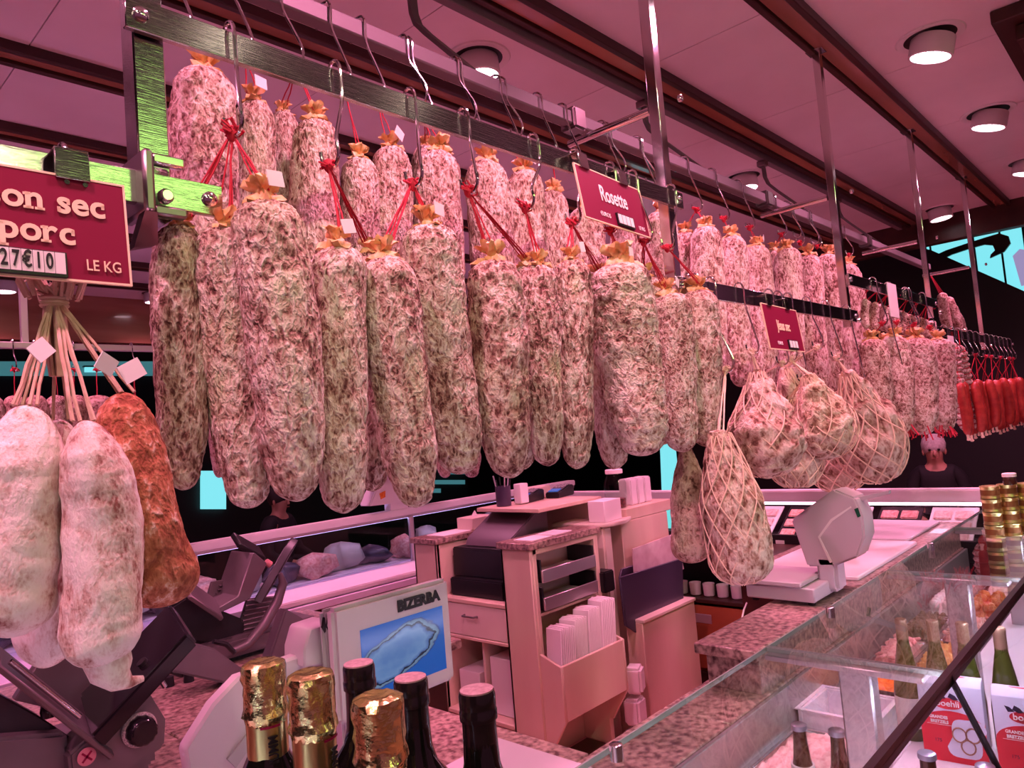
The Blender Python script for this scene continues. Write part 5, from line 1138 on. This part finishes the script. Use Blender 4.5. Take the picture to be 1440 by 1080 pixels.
# dark neighbouring stalls that carry the lit bits
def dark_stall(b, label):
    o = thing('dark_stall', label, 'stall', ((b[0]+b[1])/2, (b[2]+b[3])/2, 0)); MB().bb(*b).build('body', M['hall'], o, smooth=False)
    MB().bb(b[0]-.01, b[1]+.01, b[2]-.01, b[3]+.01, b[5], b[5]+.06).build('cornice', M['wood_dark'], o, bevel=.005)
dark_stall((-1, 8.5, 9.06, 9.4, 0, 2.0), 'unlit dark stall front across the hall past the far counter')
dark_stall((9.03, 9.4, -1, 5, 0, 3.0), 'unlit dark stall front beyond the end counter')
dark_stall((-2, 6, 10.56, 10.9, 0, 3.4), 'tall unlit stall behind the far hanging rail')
# cyan lit openings deep in the hall
def glowbox(name, pts, Y, mt, label, cat='window', grp=None):
    o = thing(name, label, cat, aY(*pts[0], Y), grp); MB().prism(ppoly(pts, Y), (0, .05, 0)).build('lit_pane', M[mt], o, smooth=False); MB().prism(ppoly([(x, y) for x, y in ((pts[0][0]-2, pts[0][1]-2), (pts[1][0]+2, pts[1][1]-2), (pts[1][0]+2, pts[1][1]), (pts[0][0]-2, pts[0][1]))], Y-.02), (0, .07, 0)).build('frame', M['black'], o, smooth=False)
glowbox('lit_doorway', [(284, 662), (318, 662), (318, 716), (284, 716)], 9.0, 'cyan', 'cyan lit doorway glimpsed between hanging sausages on the left')
glowbox('lit_doorway', [(930, 560), (952, 560), (962, 815), (940, 815)], 5.2, 'cyan', 'narrow cyan lit opening behind the dark ribbed sausage')
glowbox('lit_strip', [(0, 508), (226, 508), (226, 528), (0, 528)], 10.5, 'cyan_dim', 'dim teal lit strip of a stall beyond the far rail', 'light strip')
glowbox('lit_strip', [(120, 516), (178, 516), (178, 523), (120, 523)], 10.46, 'cyan', 'bright oval teal lamp in the strip beyond the far rail', 'lamp')
for px, py, w_ in ((1351, 671, 5), (1378, 671, 8), (1400, 670, 6)):
    tag(MB().prism(ppoly([(px-w_, py-2), (px+w_, py-2), (px+w_, py+2), (px-w_, py+2)], X=9), (.03, 0, 0)).build('small_lamp', M['cyan'], smooth=False), 'small cyan lamp in the dark hall past the end counter', 'lamp', 'small cyan lamps in the dark hall')
for px, py, w_, h_ in ((640, 650, 16, 3), (640, 664, 16, 3), (632, 678, 22, 3), (612, 690, 8, 3)):
    tag(MB().prism(ppoly([(px-w_, py-h_), (px+w_, py-h_), (px+w_, py+h_), (px-w_, py+h_)], Y=9), (0, .03, 0)).build('small_lamp', M['cyan_dim'], smooth=False), 'dim teal shelf light across the dark hall', 'lamp', 'teal shelf lights across the hall')
tag(MB().prism(ppoly([(1284, 620), (1346, 622), (1346, 775), (1290, 775)], X=8.4), (.05, 0, 0)).build('hall_screen', mat('teal_grey', (.10, .14, .15), .6), smooth=False), 'grey teal panel standing behind the seated person past end counter', 'panel')
text('LE', .30, M['grey'], tag(MB().bb(8.9, 8.95, .6, 1.4, 1.8, 2.4).build('hall_sign', M['black'], smooth=False), 'black sign with grey letters in the dark hall', 'sign'), (8.893, .93, 2.08), (PI/2, 0, -PI/2))
# assumed light box added behind the camera, for green rail reflections and front fill
t = thing('assumed_light_box', 'assumed unseen green white light box added behind the camera', 'light box', (1.6, -3.0, 3.0))
MB().bb(1.2, 2.5, -3.06, -3.0, 3.15, 3.52).build('diffuser', mat('green_white_light', (.6, .7, .5), .4, emis=(.50, 1, .20), es=5.0), t, smooth=False)
for b in ((1.16, 2.54, 3.52, 3.56), (1.16, 2.54, 3.11, 3.15)): MB().bb(b[0], b[1], -3.1, -2.98, b[2], b[3]).build('frame', M['alu'], t, bevel=.004)
for x in (1.18, 2.52): MB().bb(x-.02, x+.02, -3.1, -2.98, 0, 3.52).build('post', M['alu'], t, bevel=.004)
# ------------------------------------------------------------------ people sitting beyond the counters
M['skin'] = mat('skin', (.45, .24, .17), .5, sss=.1); M['hair_grey'] = mat('grey_hair', (.42, .38, .36), .7, 0, 60, (.58, .54, .52)); M['hair_dark'] = mat('dark_hair', (.02, .015, .012), .6); M['jacket'] = mat('dark_jacket', (.008, .008, .010), .8); M['jeans'] = mat('dark_trousers', (.012, .013, .018), .8)
def skin_obj(name, verts, edges, radii, mtl, parent, root=0, sub=2):
    me = bpy.data.meshes.new(name); me.from_pydata(verts, edges, []); o = bpy.data.objects.new(name, me); COL.objects.link(o); o.parent = parent
    md = o.modifiers.new('skin', 'SKIN'); md.use_smooth_shade = True
    for i, r in enumerate(radii): me.skin_vertices[0].data[i].radius = (r, r*.9) if isinstance(r, float) else r
    me.skin_vertices[0].data[root].use_root = True
    o.modifiers.new('sub', 'SUBSURF').levels = sub; o.modifiers['sub'].render_levels = sub
    me.materials.append(mtl); return o
def person(loc, rz, label, hair):
    t = thing('person', label, 'person', loc, None, (0, 0, rz))   # faces local -Y, seated at seat height .46
    V = [(0, 0, .50), (0, .01, .68), (0, .0, .86), (0, -.01, .98), (0, -.02, 1.05), (0, -.03, 1.12), (0, -.035, 1.20)]
    E = [(0, 1), (1, 2), (2, 3), (3, 4), (4, 5), (5, 6)]; Rd = [(.16, .12), (.145, .105), (.17, .11), (.11, .08), (.055, .055), (.075, .09), (.06, .075)]
    for s in (-1, 1):
        n = len(V); V += [(s*.17, 0, .93), (s*.22, -.04, .68), (s*.15, -.26, .60), (s*.13, -.34, .60)]; E += [(3, n), (n, n+1), (n+1, n+2), (n+2, n+3)]; Rd += [.062, .048, .036, .040]
        n = len(V); V += [(s*.10, -.05, .50), (s*.13, -.45, .52), (s*.14, -.47, .10), (s*.14, -.58, .05)]; E += [(0, n), (n, n+1), (n+1, n+2), (n+2, n+3)]; Rd += [.09, .062, .045, .038]
    skin_obj('body', V, E, Rd, M['skin'], t)
    J = V[:3]+[(0, -.012, 1.02)]+[V[7], V[8], V[9], V[15], V[16], V[17]]; jr = [(.175, .135), (.16, .12), (.185, .125), (.095, .085), .078, .060, .046, .078, .060, .046]
    skin_obj('jacket', J, [(0, 1), (1, 2), (2, 3), (3, 4), (4, 5), (5, 6), (3, 7), (7, 8), (8, 9)], jr, M['jacket'], t)
    Tr = [V[0], V[11], V[12], V[13], V[19], V[20], V[21]]
    skin_obj('trousers', Tr, [(0, 1), (1, 2), (2, 3), (0, 4), (4, 5), (5, 6)], [(.178, .14), .10, .072, .055, .10, .072, .055], M['jeans'], t)
    MB().lathe([(.001, .115), (.05, .108), (.082, .075), (.094, .03), (.090, -.01), (.080, -.045), (.07, -.05)], 24, (0, -.012, 1.18), Matrix.Rotation(-.25, 3, 'X'), wob=lambda a, i: 1+.03*math.sin(7*a+i)).build('hair', hair, t, world=False, ang=80)
    MB().lathe([(.006, .03), (.012, .0), (.016, -.014), (.004, -.020)], 10, (0, -.125, 1.135)).build('nose', M['skin'], t, world=False, ang=80)
    for s in (-1, 1):
        MB().lathe([(.001, .010), (.010, .006), (.011, 0), (.009, -.008), (.001, -.010)], 10, (s*.033, -.108, 1.165)).build('eye', M['black_gloss'], t, world=False)
        MB().lathe([(.001, .03), (.010, .02), (.013, 0), (.009, -.02), (.001, -.03)], 10, (s*.080, -.03, 1.145)).build('ear', M['skin'], t, world=False)
    MB().box((0, -.118, 1.095), (.045, .012, .009)).build('mouth', mat('lips', (.35, .12, .10), .5), t, world=False, bevel=.003)
    m = MB()
    for s in (-1, 1):
        for k in range(5):
            b = Vector((s*.13-.03+.015*k, -.36, .60)); m.tube([b, b+Vector((0, -.035, -.004)), b+Vector((0, -.058-.006*(2-abs(k-2)), -.018))], [.0085, .008, .006], 6)
    m.build('fingers', M['skin'], t, world=False)
    s_ = thing('stool', 'dark round stool under the %s' % ('grey haired person' if hair is M['hair_grey'] else 'dark haired person'), 'stool', loc)
    MB().lathe([(.001, .34), (.17, .34), (.18, .35), (.18, .365), (.16, .37), (.001, .37)], 24, loc).build('seat', M['black'], s_)
    for k in range(4): a = k*PI/2+.8; MB().tube([Vector(loc)+Vector((.12*math.cos(a), .12*math.sin(a), .34)), Vector(loc)+Vector((.17*math.cos(a), .17*math.sin(a), 0))], .012, 8).build('leg', M['dark_steel'], s_)
    return t
P = aX(1314, 640, 7.0); person((7.0, P.y, 0), R(-75), 'seated grey haired person in dark clothes past the end counter', M['hair_grey'])
P = aY(388, 690, 6.3); person((P.x, 6.3, 0), R(25), 'seated dark haired person in black jacket beyond the far counter', M['hair_dark'])
